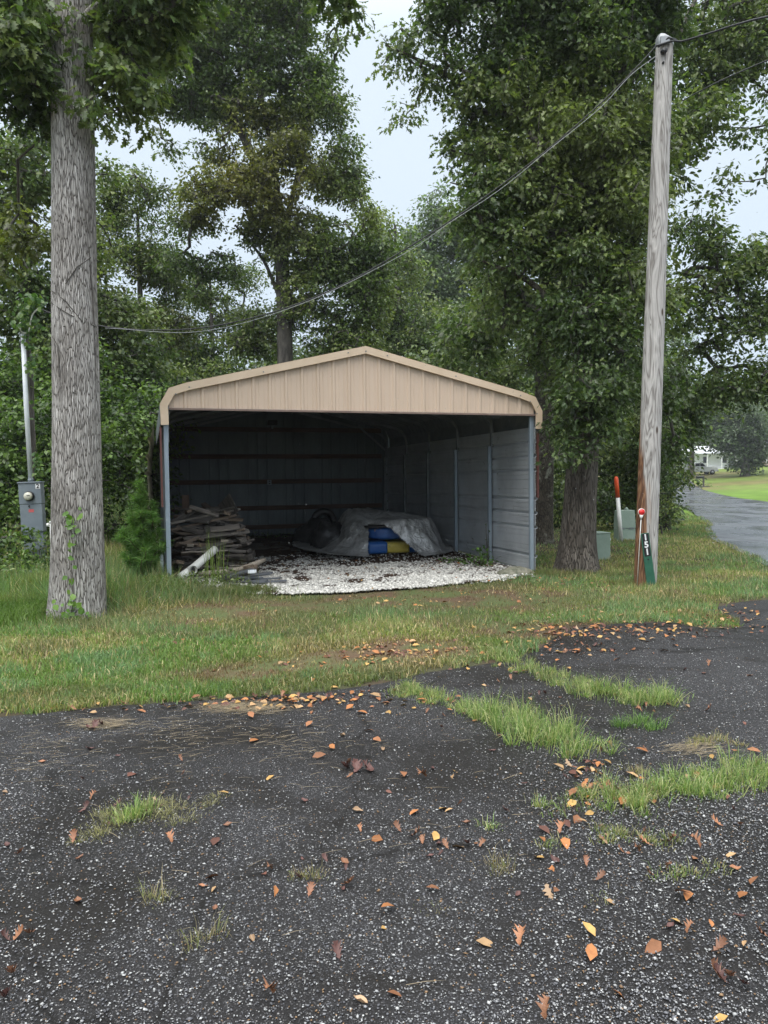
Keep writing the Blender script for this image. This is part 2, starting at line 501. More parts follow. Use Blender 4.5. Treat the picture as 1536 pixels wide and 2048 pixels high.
def wood_mat(name, c0, c1, c2):
    m, nt, b = new_mat(name)
    vec = coords(nt, (1.2, 14, 14))
    f = noise(nt, vec, 3, 6, 0.65, 0.6)
    c = ramp(nt, f, [(0.3, c0), (0.5, c1), (0.72, c2)])
    oi = nt.nodes.new('ShaderNodeObjectInfo')
    v = ramp(nt, oi.outputs['Random'], [(0, (0.35, 0.35, 0.35)), (1, (1.15, 1.1, 1.05))])
    nt.links.new(mixc(nt, 1.0, c, v, 'MULTIPLY'), b.inputs['Base Color'])
    b.inputs['Roughness'].default_value = 0.85
    bump(nt, b, f, 0.5, 0.004)
    return m
M_WOODS = [wood_mat('grey_weathered_wood', (0.09, 0.08, 0.07), (0.22, 0.20, 0.18), (0.36, 0.33, 0.30)),
           wood_mat('brown_weathered_wood', (0.08, 0.058, 0.042), (0.19, 0.145, 0.11), (0.33, 0.26, 0.20)),
           wood_mat('dark_weathered_wood', (0.03, 0.027, 0.025), (0.09, 0.08, 0.073), (0.19, 0.175, 0.16))]
M_PALEWOOD = wood_mat('bleached_wood', (0.22, 0.19, 0.15), (0.36, 0.32, 0.27), (0.5, 0.46, 0.4))

def bark_mat(name, cd, cm, cl, vs=26, zs=0.16, ridge=0.03, moss=None):
    """fissured bark: long plates split by dark furrows"""
    m, nt, b = new_mat(name)
    vec = coords(nt, (1, 1, zs))
    wob = nt.nodes.new('ShaderNodeTexNoise'); wob.inputs['Scale'].default_value = 9; wob.inputs['Detail'].default_value = 4
    nt.links.new(vec, wob.inputs['Vector'])
    vm = nt.nodes.new('ShaderNodeVectorMath'); vm.operation = 'MULTIPLY_ADD'
    vm.inputs[1].default_value = (0.035, 0.035, 0.035)
    nt.links.new(wob.outputs['Color'], vm.inputs[0]); nt.links.new(vec, vm.inputs[2])
    vo = nt.nodes.new('ShaderNodeTexVoronoi'); vo.feature = 'DISTANCE_TO_EDGE'; vo.inputs['Scale'].default_value = vs
    nt.links.new(vm.outputs[0], vo.inputs['Vector'])
    vc = nt.nodes.new('ShaderNodeTexVoronoi'); vc.inputs['Scale'].default_value = vs
    nt.links.new(vm.outputs[0], vc.inputs['Vector'])
    sc = nt.nodes.new('ShaderNodeSeparateColor'); nt.links.new(vc.outputs['Color'], sc.inputs[0])
    plate = ramp(nt, sc.outputs[0], [(0.0, cm), (1.0, cl)])
    big = noise(nt, coords(nt, (1, 1, 0.5)), 2.0, 5, 0.6, 0.3)
    tone = ramp(nt, big, [(0.32, (0.62, 0.60, 0.58)), (0.62, (1.15, 1.15, 1.15))])
    fine = noise(nt, coords(nt, (1, 1, 0.3)), 60, 5, 0.7)
    c = mixc(nt, 1.0, plate, tone, 'MULTIPLY')
    c = mixc(nt, 1.0, c, ramp(nt, fine, [(0.3, (0.7,) * 3), (0.7, (1.25,) * 3)]), 'MULTIPLY')
    fur = ramp(nt, vo.outputs['Distance'], [(0.0, (0, 0, 0)), (0.05, (0.55, 0.55, 0.55)), (0.14, (1, 1, 1))])
    c = mixc(nt, fur, cd, c)
    if moss:
        mf = noise(nt, coords(nt), 3.2, 6, 0.7, 0.4)
        c = mixc(nt, ramp(nt, mf, [(0.55, (0, 0, 0)), (0.68, (1, 1, 1))]), c, moss)
    nt.links.new(c, b.inputs['Base Color'])
    b.inputs['Roughness'].default_value = 0.9
    b.inputs['Specular IOR Level'].default_value = 0.2
    ad = nt.nodes.new('ShaderNodeMath'); ad.operation = 'MULTIPLY_ADD'; ad.inputs[1].default_value = 0.35
    nt.links.new(fine, ad.inputs[0]); nt.links.new(fur, ad.inputs[2])
    bump(nt, b, ad.outputs[0], 0.9, ridge)
    return m
M_BARK_WHITE = bark_mat('pale_oak_bark', (0.055, 0.043, 0.036), (0.34, 0.32, 0.30), (0.58, 0.555, 0.53), 64, 0.10, 0.010)
M_BARK_GREY = bark_mat('furrowed_grey_bark', (0.03, 0.025, 0.02), (0.11, 0.095, 0.08), (0.21, 0.185, 0.16), 44, 0.08, 0.02)
M_BARK_LICHEN = bark_mat('lichened_bark', (0.02, 0.018, 0.014), (0.07, 0.06, 0.048), (0.13, 0.115, 0.09), 30, 0.3, 0.02, (0.30, 0.31, 0.25))
M_BARK_DARK = surf('dark_wet_bark', (0.035, 0.031, 0.027), (0.13, 0.118, 0.102), 8, rough=0.85, stretch=(1, 1, 0.25), bstr=0.6, bdist=0.02)

def pole_mat():
    m, nt, b = new_mat('weathered_pole_wood')
    tc = nt.nodes.new('ShaderNodeTexCoord')
    mp = nt.nodes.new('ShaderNodeMapping'); mp.inputs['Scale'].default_value = (1, 1, 0.10)
    nt.links.new(tc.outputs['Object'], mp.inputs[0])
    f = noise(nt, mp.outputs[0], 7, 3, 0.5, 1.2)
    wv = nt.nodes.new('ShaderNodeMath'); wv.operation = 'MULTIPLY'; wv.inputs[1].default_value = 16
    nt.links.new(f, wv.inputs[0])
    fr = nt.nodes.new('ShaderNodeMath'); fr.operation = 'PINGPONG'; fr.inputs[1].default_value = 1.0
    nt.links.new(wv.outputs[0], fr.inputs[0])
    fine = noise(nt, coords(nt, (1, 1, 0.05)), 70, 4, 0.7)
    grey = ramp(nt, fr.outputs[0], [(0.0, (0.19, 0.17, 0.155)), (0.35, (0.37, 0.35, 0.33)), (1.0, (0.53, 0.505, 0.48))])
    grey = mixc(nt, 1.0, grey, ramp(nt, fine, [(0.3, (0.75,) * 3), (0.7, (1.2,) * 3)]), 'MULTIPLY')
    brown = ramp(nt, fr.outputs[0], [(0.0, (0.07, 0.03, 0.015)), (0.5, (0.19, 0.085, 0.04)), (1.0, (0.30, 0.17, 0.09))])
    sep = nt.nodes.new('ShaderNodeSeparateXYZ'); nt.links.new(tc.outputs['Object'], sep.inputs[0])
    # bark-brown stain on the left flank, lower half, ragged edge
    n2 = noise(nt, mp.outputs[0], 5, 4, 0.6, 0.5)
    a = nt.nodes.new('ShaderNodeMath'); a.operation = 'MULTIPLY_ADD'; a.inputs[1].default_value = -4.5; nt.links.new(sep.outputs['X'], a.inputs[0])
    zz = nt.nodes.new('ShaderNodeMapRange'); zz.inputs[1].default_value = 5.0; zz.inputs[2].default_value = 1.2; zz.inputs[3].default_value = -0.75; zz.inputs[4].default_value = 0.0
    nt.links.new(sep.outputs['Z'], zz.inputs[0]); nt.links.new(zz.outputs[0], a.inputs[2])
    s = nt.nodes.new('ShaderNodeMath'); s.operation = 'MULTIPLY_ADD'; s.inputs[1].default_value = 1.6; nt.links.new(n2, s.inputs[0]); nt.links.new(a.outputs[0], s.inputs[2])
    st = ramp(nt, s.outputs[0], [(0.78, (0, 0, 0)), (0.92, (1, 1, 1))])
    c = mixc(nt, st, grey, brown)
    kn = nt.nodes.new('ShaderNodeTexVoronoi'); kn.inputs['Scale'].default_value = 3.0
    mk = nt.nodes.new('ShaderNodeMapping'); mk.inputs['Scale'].default_value = (1, 1, 0.35); nt.links.new(tc.outputs['Object'], mk.inputs[0]); nt.links.new(mk.outputs[0], kn.inputs['Vector'])
    c = mixc(nt, ramp(nt, kn.outputs['Distance'], [(0.035, (1, 1, 1)), (0.07, (0, 0, 0))]), c, (0.07, 0.045, 0.03))
    nt.links.new(c, b.inputs['Base Color'])
    b.inputs['Roughness'].default_value = 0.75
    bump(nt, b, fine, 0.5, 0.004)
    return m
M_POLE = pole_mat()

def tarp_mat():
    m, nt, b = new_mat('silver_tarpaulin')
    vec = coords(nt)
    f = noise(nt, vec, 3.0, 6, 0.65, 0.8)
    c = ramp(nt, f, [(0.33, (0.24, 0.235, 0.225)), (0.5, (0.55, 0.545, 0.54)), (0.72, (0.78, 0.78, 0.78))])
    r2 = noise(nt, vec, 1.7, 4, 0.6, 0.3)
    c = mixc(nt, ramp(nt, r2, [(0.64, (0, 0, 0)), (0.74, (1, 1, 1))]), c, (0.13, 0.07, 0.04))
    nt.links.new(c, b.inputs['Base Color'])
    b.inputs['Roughness'].default_value = 0.30
    b.inputs['Metallic'].default_value = 0.35
    w = noise(nt, vec, 6, 4, 0.55, 2.0)
    bump(nt, b, w, 0.9, 0.05)
    return m
M_TARP = tarp_mat()
M_TARPDARK = surf('black_tarpaulin', (0.02, 0.02, 0.021), (0.05, 0.05, 0.052), 5, rough=0.4, bstr=0.6, bdist=0.03)
M_BLUE = surf('blue_plastic', (0.015, 0.07, 0.25), (0.035, 0.13, 0.38), 6, rough=0.45, spots=((0.40, 0.27, 0.14), 5.5, 0.58))
M_BLUE2 = surf('clean_blue_plastic', (0.015, 0.085, 0.30), (0.02, 0.12, 0.38), 4, rough=0.35, spots=((0.12, 0.12, 0.14), 5, 0.66))
M_YELLOW = surf('yellow_plastic', (0.48, 0.36, 0.05), (0.62, 0.50, 0.10), 6, rough=0.5, spots=((0.2, 0.15, 0.06), 7, 0.6))

# ------------------------------------------------------------------ ground, driveway, road, gravel
GRAVEL_UV = [(0.1, -0.1), (0.95, -0.55), (1.25, -0.86), (1.9, -0.98), (2.9, -0.95), (3.9, -0.80), (4.8, -0.52), (5.35, -0.25), (5.6, 0.1), (5.6, 7.7), (0.05, 7.7)]
GRAVEL = [sh(*p) for p in GRAVEL_UV]

def soil_col(X, Y):
    n1 = fbm(X * 0.7, Y * 0.7, s=11); n2 = fbm(X * 3.1, Y * 3.1, s=12)
    c = np.empty(X.shape + (3,))
    g = np.array([0.085, 0.105, 0.040]); br = np.array([0.11, 0.072, 0.046]); dk = np.array([0.035, 0.032, 0.018])
    t = sstep(0.40, 0.62, n2)[..., None]
    c = g * (1 - t) + br * t
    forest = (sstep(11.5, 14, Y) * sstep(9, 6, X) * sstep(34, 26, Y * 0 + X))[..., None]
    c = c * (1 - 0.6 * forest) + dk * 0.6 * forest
    far = sstep(22, 34, Y)[..., None] * sstep(5, 12, X)[..., None]
    olive = sstep(60, 88, Y)[..., None] * (0.4 + 0.6 * sstep(0.4, 0.6, fbm(X * .12, Y * .12, s=14)))[..., None]
    c = c * (1 - far) + ((np.array([0.13, 0.22, 0.03]) * (1 - olive) + np.array([0.15, 0.135, 0.05]) * olive) * (0.75 + 0.5 * n1[..., None])) * far
    d = sdist(ASPH, X, Y)
    edge = (sstep(0.5, 0.1, d) * 0.6)[..., None]
    c = c * (1 - edge) + np.array([0.05, 0.04, 0.03]) * edge
    return c * (0.75 + 0.5 * n1[..., None])

def axis(parts):
    out = []
    for a, b_, s in parts:
        out.append(np.arange(a, b_, s))
    return np.concatenate(out)
gx = axis([(-1500, -300, 200), (-300, -60, 30), (-60, -14, 2.5), (-14, 14, 0.16), (14, 60, 1.2), (60, 300, 20), (300, 1501, 200)])
gy = axis([(-600, -60, 90), (-60, -4, 4), (-4, 18, 0.16), (18, 50, 0.8), (50, 150, 2.0), (150, 400, 25), (400, 2001, 200)])
GX, GY = np.meshgrid(gx, gy, indexing='ij')
GZ = gh(GX, GY)
inside = sdist(ASPH, GX, GY) < 0
GZ = np.where(inside, -0.012, GZ)
V = np.stack([GX, GY, GZ], -1).reshape(-1, 3)
nx, ny = len(gx), len(gy)
I = np.arange(nx * ny).reshape(nx, ny)
Fq = np.stack([I[:-1, :-1], I[1:, :-1], I[1:, 1:], I[:-1, 1:]], -1).reshape(-1, 4)
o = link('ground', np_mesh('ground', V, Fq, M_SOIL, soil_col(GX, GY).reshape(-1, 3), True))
tag(o, 'grassy and bare earth around the carport', None, None, 'structure')

def ngon_sheet(name, poly, z, mat, cell, heightf=None, margin=0.0, jitter=0.0):
    P = np.array(poly)
    xs = np.arange(P[:, 0].min() - cell, P[:, 0].max() + cell, cell)
    ys = np.arange(P[:, 1].min() - cell, P[:, 1].max() + cell, cell)
    X, Y = np.meshgrid(xs, ys, indexing='ij')
    d = sdist(poly, X, Y)
    # pull the outer ring of grid points onto the outline
    e = 1e-3
    gx_ = (sdist(poly, X + e, Y) - d) / e; gy_ = (sdist(poly, X, Y + e) - d) / e
    near = (d > 0) & (d < cell * 1.5)
    X2 = np.where(near, X - gx_ * d, X); Y2 = np.where(near, Y - gy_ * d, Y)
    keepv = d < cell * 1.5
    Z = (heightf(X2, Y2) if heightf else 0 * X) + z
    I = np.arange(X.size).reshape(X.shape)
    q = np.stack([I[:-1, :-1], I[1:, :-1], I[1:, 1:], I[:-1, 1:]], -1).reshape(-1, 4)
    ok = keepv.ravel()[q].all(1) & ((d.ravel()[q] < 0).any(1))
    q = q[ok]
    used, inv = np.unique(q, return_inverse=True)
    V = np.stack([X2, Y2, Z], -1).reshape(-1, 3)[used]
    return V, inv.reshape(-1, 4)

V, q = ngon_sheet('driveway', ASPH, 0.0, M_ASPH, 0.12)
V[:, 2] += 0.006 * (fbm(V[:, 0] * 0.8, V[:, 1] * 0.8, s=21) - 0.5) * 2
V[:, 2] = np.maximum(V[:, 2], -0.006)
o = link('driveway', np_mesh('driveway', V, q, M_ASPH, None, True))
tag(o, 'old cracked asphalt driveway with pale stones showing', None, None, 'structure')

V, q = ngon_sheet('road', ROAD, 0.0, M_ROAD, 0.8, lambda x, y: gh(x, y, False))
V[:, 2] += 0.02
o = link('road', np_mesh('road', V, q, M_ROAD, None, True))
tag(o, 'wet grey lane curving away past the utility pole', None, None, 'structure')

# gravel floor of the carport
M_GRAVEL = attr_mat('crushed_white_stone', 0.9, 0.2, 55, 0.8, 0.02, 0.5)
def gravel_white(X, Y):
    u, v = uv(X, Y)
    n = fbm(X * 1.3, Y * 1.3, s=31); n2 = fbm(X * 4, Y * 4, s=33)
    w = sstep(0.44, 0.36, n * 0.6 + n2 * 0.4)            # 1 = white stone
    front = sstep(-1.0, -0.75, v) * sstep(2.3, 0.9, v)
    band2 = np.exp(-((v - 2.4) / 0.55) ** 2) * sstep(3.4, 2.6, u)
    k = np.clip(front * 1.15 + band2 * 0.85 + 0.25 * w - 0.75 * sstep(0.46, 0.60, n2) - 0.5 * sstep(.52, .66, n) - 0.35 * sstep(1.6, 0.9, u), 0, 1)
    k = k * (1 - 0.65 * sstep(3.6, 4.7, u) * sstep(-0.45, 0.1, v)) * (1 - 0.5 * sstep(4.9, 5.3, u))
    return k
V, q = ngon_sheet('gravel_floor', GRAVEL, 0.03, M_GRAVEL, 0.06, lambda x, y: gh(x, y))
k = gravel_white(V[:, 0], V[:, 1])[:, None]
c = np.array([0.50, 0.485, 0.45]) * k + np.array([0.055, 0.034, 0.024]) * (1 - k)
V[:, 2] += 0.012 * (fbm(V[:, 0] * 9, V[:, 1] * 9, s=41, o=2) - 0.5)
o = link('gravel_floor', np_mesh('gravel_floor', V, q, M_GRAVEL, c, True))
tag(o, 'white gravel floor of the carport, brown with leaf litter at the back', None, None, 'structure')

# ------------------------------------------------------------------ instanced scatter (numpy)
def frames(n, direc, normal):
    d = direc / np.linalg.norm(direc, axis=1, keepdims=True)
    z = normal - (normal * d).sum(1, keepdims=True) * d
    z = z / (np.linalg.norm(z, axis=1, keepdims=True) + 1e-9)
    x = np.cross(d, z)
    return np.stack([x, d, z], -1)          # columns

def inst(tv, tf, pos, R, scale):
    n, k = len(pos), len(tv)
    S = scale if scale.ndim == 2 else scale[:, None].repeat(3, 1)
    P = tv[None] * S[:, None, :]
    V = np.einsum('nij,nkj->nki', R, P) + pos[:, None, :]
    F = tf[None] + (np.arange(n) * k)[:, None, None]
    return V.reshape(-1, 3), F.reshape(-1, tf.shape[1])

def rstone(n=1, seed=0):
    r = np.random.default_rng(seed)
    v = np.array([(1, 0, 0), (-1, 0, 0), (0, 1, 0), (0, -1, 0), (0, 0, 1), (0, 0, -1)], float)
    v = v * r.uniform(0.65, 1.2, (6, 1)) + r.normal(0, 0.12, (6, 3))
    f = np.array([(0, 2, 4), (2, 1, 4), (1, 3, 4), (3, 0, 4), (2, 0, 5), (1, 2, 5), (3, 1, 5), (0, 3, 5)])
    return v, f[:, :]

def scatter_stones(name, X, Y, Z, size, col, mat, squash=0.5, seed=1):
    r = np.random.default_rng(seed)
    Vs, Fs, Cs, off = [], [], [], 0
    n = len(X)
    var = r.integers(0, 6, n)
    for k in range(6):
        m = var == k
        nn = m.sum()
        if not nn: continue
        tv, tf = rstone(1, seed * 10 + k)
        a = r.uniform(0, 2 * np.pi, nn)
        d = np.stack([np.cos(a), np.sin(a), r.normal(0, 0.15, nn)], -1)
        up = np.stack([r.normal(0, 0.25, nn), r.normal(0, 0.25, nn), np.ones(nn)], -1)
        R = frames(nn, d, up)
        s = size[m]
        S = np.stack([s * r.uniform(0.7, 1.1, nn), s * r.uniform(0.9, 1.4, nn), s * squash], -1)
        V, F = inst(tv, tf, np.stack([X[m], Y[m], Z[m]], -1), R, S)
        Vs.append(V); Fs.append(F + off); Cs.append(np.repeat(col[m], len(tv), 0)); off += len(V)
    return link(name, np_mesh(name, np.concatenate(Vs), np.concatenate(Fs), mat, np.concatenate(Cs)))

# exposed pale aggregate on the asphalt: denser close by
def in_view(X, Y, margin=0.15, zz=0.0):
    d = np.stack([X, Y, zz - EYE[2] + 0 * X], -1)
    f = d @ F_; x = (d @ RT_) / f; y = (d @ UP_) / f
    return (f > 0.3) & (np.abs(x) < 768 / FPX + margin) & (y > -1024 / FPX - margin) & (y < 1024 / FPX + margin)

r = np.random.default_rng(5)
n = 330000
Yp = 1.7 + 5.6 * r.random(n) ** 1.9
Xp = (r.random(n) * 2 - 1) * (Yp * 0.60 + 0.6)
patch = fbm(Xp * 0.8, Yp * 0.8, s=51)
keep = (sdist(ASPH, Xp, Yp) < -0.03) & in_view(Xp, Yp, 0.10) & (r.random(n) < 0.26 + 0.42 * sstep(0.36, 0.62, patch))
keep &= r.random(n) < np.clip(Yp / 3.2, 0.45, 1) * (1 - .72 * sstep(3.0, 4.4, Yp)) * (1 - .6 * np.exp(-((Xp + .55) / .9) ** 2 - ((Yp - 3.9) / .6) ** 2))
Xp, Yp = Xp[keep], Yp[keep]
n = len(Xp)
kind = r.random(n)
pal = np.where((kind < 0.42)[:, None], np.array([0.13, 0.13, 0.14]),
      np.where((kind < 0.70)[:, None], np.array([0.27, 0.27, 0.275]),
      np.where((kind < 0.94)[:, None], np.array([0.45, 0.45, 0.44]), np.array([0.24, 0.15, 0.08]))))
pal = pal * r.uniform(0.7, 1.3, (n, 1))
size = r.gamma(4.0, 0.00064, n) + 0.0011
o = scatter_stones('aggregate', Xp, Yp, np.full(n, 0.0035), size, pal, M_STONE, 0.55, 3)
tag(o, 'pale pebbles showing in the worn asphalt', None, None, 'stuff')

# white gravel stones
n = 46000
uu = r.uniform(0.2, 5.6, n); vv = -1.0 + 4.6 * r.random(n) ** 1.7
Xg = CO[0] + AX[0] * uu + AV[0] * vv; Yg = CO[1] + AX[1] * uu + AV[1] * vv
dG = sdist(GRAVEL, Xg, Yg)
keep = (dG < 0.0 + 0.25 * r.random(n) ** 3) & (r.random(n) < 0.06 + gravel_white(Xg, Yg))
Xg, Yg = Xg[keep], Yg[keep]; n = len(Xg)
colr = np.array([0.70, 0.68, 0.63]) * r.uniform(0.45, 1.12, (n, 1))
o = scatter_stones('gravel', Xg, Yg, gh(Xg, Yg) + 0.034, r.gamma(4, 0.0034, n) + 0.006, colr, M_STONE, 0.6, 4)
tag(o, 'loose white gravel spilling out of the carport', None, None, 'stuff')

# ------------------------------------------------------------------ grass
def blades(name, X, Y, Z, H, W, lean, col, seed=0, simple=False, mat=None, diraz=None, droop=None):
    r = np.random.default_rng(seed)
    n = len(X)
    a = r.uniform(0, 2 * np.pi, n)
    la = r.uniform(0, 2 * np.pi, n) if diraz is None else diraz
    side = np.stack([np.cos(a), np.sin(a), 0 * a], -1) * (W / 2)[:, None]
    ld = np.stack([np.cos(la), np.sin(la), 0 * la], -1)
    base = np.stack([X, Y, Z - 0.004], -1)
    up = np.array([0, 0, 1.0])
    L = np.abs(lean)
    if simple:
        tip = base + up * (H * np.cos(L))[:, None] + ld * (H * np.sin(L))[:, None]
        V = np.stack([base - side, base + side, tip], 1)
        F = np.array([[0, 1, 2]])
        k = 3
        c = np.repeat(col, 3, 0)
    else:
        l1 = L * 0.45; l2 = np.minimum(L * 1.6, 2.2)
        mid = base + up * (0.55 * H * np.cos(l1))[:, None] + ld * (0.55 * H * np.sin(l1))[:, None]
        tip = mid + up * (0.45 * H * np.cos(l2))[:, None] + ld * (0.45 * H * np.sin(l2))[:, None]
        V = np.stack([base - side, base + side, mid + side * 0.75, mid - side * 0.75, tip], 1)
        F = np.array([[0, 1, 2], [0, 2, 3], [3, 2, 4]])
        k = 5
        c = np.repeat(col, 5, 0)
    Fa = F[None] + (np.arange(n) * k)[:, None, None]
    me = np_mesh(name, V.reshape(-1, 3), Fa.reshape(-1, 3), mat or M_GRASS, c)
    return me

G_GREEN = np.array([0.135, 0.205, 0.062]); G_BLUE = np.array([0.14, 0.22, 0.10]); G_YEL = np.array([0.27, 0.27, 0.09]); G_DRY = np.array([0.42, 0.34, 0.20]); G_BRN = np.array([0.16, 0.095, 0.06])
G_PURP = np.array([0.13, 0.12, 0.06])

BARE = [(430, 1228, 0.55, .18), (600, 1213, 0.6, .16), (700, 1322, 0.55, .16), (820, 1302, 0.5, .16), (760, 1312, .5, .14), (850, 1195, 1.2, .3), (970, 1200, 1.0, .3), (1150, 1260, .4, .12), (1070, 1265, .5, .15),
        (560, 1335, .35, .1), (480, 1350, .3, .1)]
BAREW = [(*flat(a, b)[:2], c, d) for a, b, c, d in BARE]
def bareness(X, Y):
    b = np.zeros(X.shape)
    for x, y, rx, ry in BAREW:
        b = np.maximum(b, 1.25 * np.exp(-((X - x) / (rx * 1.2)) ** 2 - ((Y - y) / (ry * 2.4)) ** 2))
    return b

r = np.random.default_rng(8)
n = 620000
Yb = 4.1 + 24 * r.random(n) ** 2.1
Xb = (r.random(n) * 2 - 1) * (Yb * 0.56 + 0.8)
dA = sdist(ASPH, Xb, Yb); dR = sdist(ROAD, Xb, Yb); dGr = sdist(GRAVEL, Xb, Yb)
u_, v_ = uv(Xb, Yb)
inshed = (u_ > 0.02) & (u_ < CW) & (v_ > -0.1) & (v_ < CD)
cl = fbm(Xb * 2.2, Yb * 2.2, s=61); cl2 = fbm(Xb * 9, Yb * 9, s=62, o=2); pt = fbm(Xb * 0.55, Yb * 0.8, s=63); pt2 = fbm(Xb * 1.3, Yb * 1.9, s=65)
bare = bareness(Xb, Yb)
edge = dA + 0.10 * (cl2 - 0.5) * 2
p = sstep(-0.03, 0.12, edge) * (0.45 + 0.75 * sstep(0.36, 0.56, cl2)) * (1 - 0.85 * np.clip(bare * (0.6 + cl2), 0, 1)) * sstep(0.0, 0.22, dGr + 0.12 * (cl2 - .5)) * (dR > -0.15)
forest = sstep(13.2, 15, Yb) * sstep(5.2, 4.6, Xb) 
p = p * (1 - 0.8 * forest)
keep = (r.random(n) < p) & ~inshed & in_view(Xb, Yb, 0.06)
keep &= ~((Yb > 12.5) & (Xb > -2.6) & (Xb < 1.8))
Xb, Yb, cl, cl2, pt, pt2, bare = [a[keep] for a in (Xb, Yb, cl, cl2, pt, pt2, bare)]
n = len(Xb)
def mixv(a, b, t): return a * (1 - t[:, None]) + b * t[:, None]
def lawn_col(n, cl, pt, pt2, bare, r):
    c = mixv(np.tile(G_GREEN, (n, 1)), np.tile(G_BLUE, (n, 1)), sstep(0.40, 0.6, cl))
    c = mixv(c, np.tile(G_YEL, (n, 1)), np.clip(sstep(0.50, 0.68, pt) * 0.5, 0, 1))
    c = mixv(c, np.tile(G_PURP, (n, 1)), sstep(0.52, 0.66, pt2) * 0.6)
    c = mixv(c, np.tile(G_BRN, (n, 1)), np.clip(bare * 1.1, 0, 0.85))
    dry = r.random(n) < (0.11 + 0.22 * sstep(0.45, 0.65, pt))
    c[dry] = G_DRY * r.uniform(0.6, 1.1, (dry.sum(), 1))
    return c * r.uniform(0.75, 1.75, (n, 1))
col = lawn_col(n, cl, pt, pt2, bare, r)
tall = 1 + 1.2 * sstep(0.9, 0.0, np.hypot(Xb - flat(155, 1235)[0], (Yb - 8.8) * 0.8)) + 0.0
leftfar = sstep(-1.6, -3.0, Xb) * sstep(8.4, 9.3, Yb)
H = (0.036 + 0.055 * r.random(n)) * (0.6 + 1.1 * cl) * tall * (1 + 2.6 * leftfar)
H *= 1 - 0.5 * bare
Zb = gh(Xb, Yb)
nearm = Yb < 7.5
vis = n
for m, simple, nm in ((nearm, False, 'lawn_grass'), (~nearm, True, 'lawn_grass')):
    W = 0.0035 + 0.0009 * Yb[m]
    me = blades(nm, Xb[m], Yb[m], Zb[m], H[m], W, np.abs(r.normal(0.65, 0.45, m.sum())), col[m], 3, simple)
    o = link(nm, me)
    tag(o, 'short patchy lawn nearest the driveway' if not simple else 'lawn stretching back to the carport and lane', None, None, 'stuff')

# far lawn across the lane: short mown grass texture cards as real blades is too fine, use low clumps
def tuft_patch(name, pts, width, hmin, hmax, dens, cols, label, seed, lean=0.55, kind='stuff', cat=None, group=None, wid=0.0034, zz=None):
    """grass growing along a polyline of photo pixels (pts on the asphalt plane)"""
    r = np.random.default_rng(seed)
    W = np.array([flat(a, b)[:2] for a, b in pts])
    if len(W) == 1:
        W = np.vstack([W, W + [0.001, 0]]); width = [width[0]] * 2
    seg = np.linalg.norm(np.diff(W, axis=0), axis=1); tot = seg.sum()
    widths = 1.45 * np.array(width if hasattr(width, '__len__') else [width] * len(W), float); hmin, hmax = hmin * 1.0, hmax * 1.22
    area = tot * widths.mean() * 2 + 3.14 * widths.mean() ** 2
    n = int(area * dens * .8)
    cs = np.concatenate([[0], np.cumsum(seg)]) / max(tot, 1e-6)
    t = r.random(n)
    # clumping along the strip
    base = np.stack([np.interp(t, cs, W[:, 0]), np.interp(t, cs, W[:, 1])], -1)
    w = np.interp(t, cs, widths)
    nc = max(5, int(area * 120))
    tc = r.random(nc)
    cc = np.stack([np.interp(tc, cs, W[:, 0]), np.interp(tc, cs, W[:, 1])], -1) + r.normal(0, 0.5, (nc, 2)) * np.interp(tc, cs, widths)[:, None]
    ci = r.integers(0, nc, n)
    P = np.where((r.random(n) < 0.8)[:, None], cc[ci] + r.normal(0, 0.020, (n, 2)), base + r.normal(0, 0.45, (n, 2)) * w[:, None])
    ch = r.uniform(0.35, 1.25, nc)[ci]
    out = P - cc[ci]
    az = np.arctan2(out[:, 1], out[:, 0]) + r.normal(0, 0.5, n)
    H = r.uniform(hmin, hmax, n) * ch
    z = gh(P[:, 0], P[:, 1]) + 0.002
    cset = np.array(cols)
    col = cset[r.integers(0, len(cset), n)] * r.uniform(0.7, 1.3, (n, 1)) * r.uniform(0.75, 1.25, nc)[ci][:, None]
    me = blades(name, P[:, 0], P[:, 1], z, H, r.uniform(0.7, 1.3, n) * wid, np.abs(r.normal(lean + .3, 0.45, n)), col, seed, False, None, az)
    o = link(name, me)
    return tag(o, label, cat, group, kind)

GG = [np.array([0.13, 0.22, 0.06]), np.array([0.20, 0.30, 0.10]), np.array([0.30, 0.37, 0.15]), np.array([0.46, 0.45, 0.24])]
GY = [np.array([0.28, 0.29, 0.13]), np.array([0.36, 0.33, 0.18]), np.array([0.17, 0.24, 0.09])]
GD = [np.array([0.38, 0.32, 0.20]), np.array([0.30, 0.24, 0.14]), np.array([0.24, 0.26, 0.11])]
tuft_patch('crack_grass', [(800, 1380), (880, 1398), (960, 1425)], [0.09, .10, .12], 0.03, 0.085, 9000, GG + GY, 'yellow-green grass filling the crack that starts at the lawn edge', 1)
tuft_patch('crack_grass', [(960, 1425), (1040, 1455), (1110, 1485), (1150, 1500)], [0.10, .13, .15, .13], 0.05, 0.17, 9500, GG, 'thickest green grass clump at the low end of the long crack', 2)
tuft_patch('crack_grass', [(960, 1300), (1050, 1335), (1130, 1362), (1200, 1385)], [0.12, .11, .12, .10], 0.03, 0.09, 7000, GG + GY, 'grass strip running back from the lawn towards the right', 3)
tuft_patch('crack_grass', [(1180, 1390), (1260, 1398), (1345, 1398)], [0.10, .14, .10], 0.05, 0.16, 8000, GG, 'bushy grass at the end of the rear crack', 4)
tuft_patch('crack_grass', [(1110, 1625), (1190, 1608), (1260, 1600), (1340, 1585)], [0.07, .09, .09, .09], 0.03, 0.10, 9000, GG + GY, 'pale grass strip crossing in front, left half', 5)
tuft_patch('crack_grass', [(1330, 1580), (1420, 1570), (1500, 1562), (1600, 1555)], [0.09, .11, .13, .13], 0.04, 0.13, 8500, GG, 'grass strip running out of the picture on the right', 6)
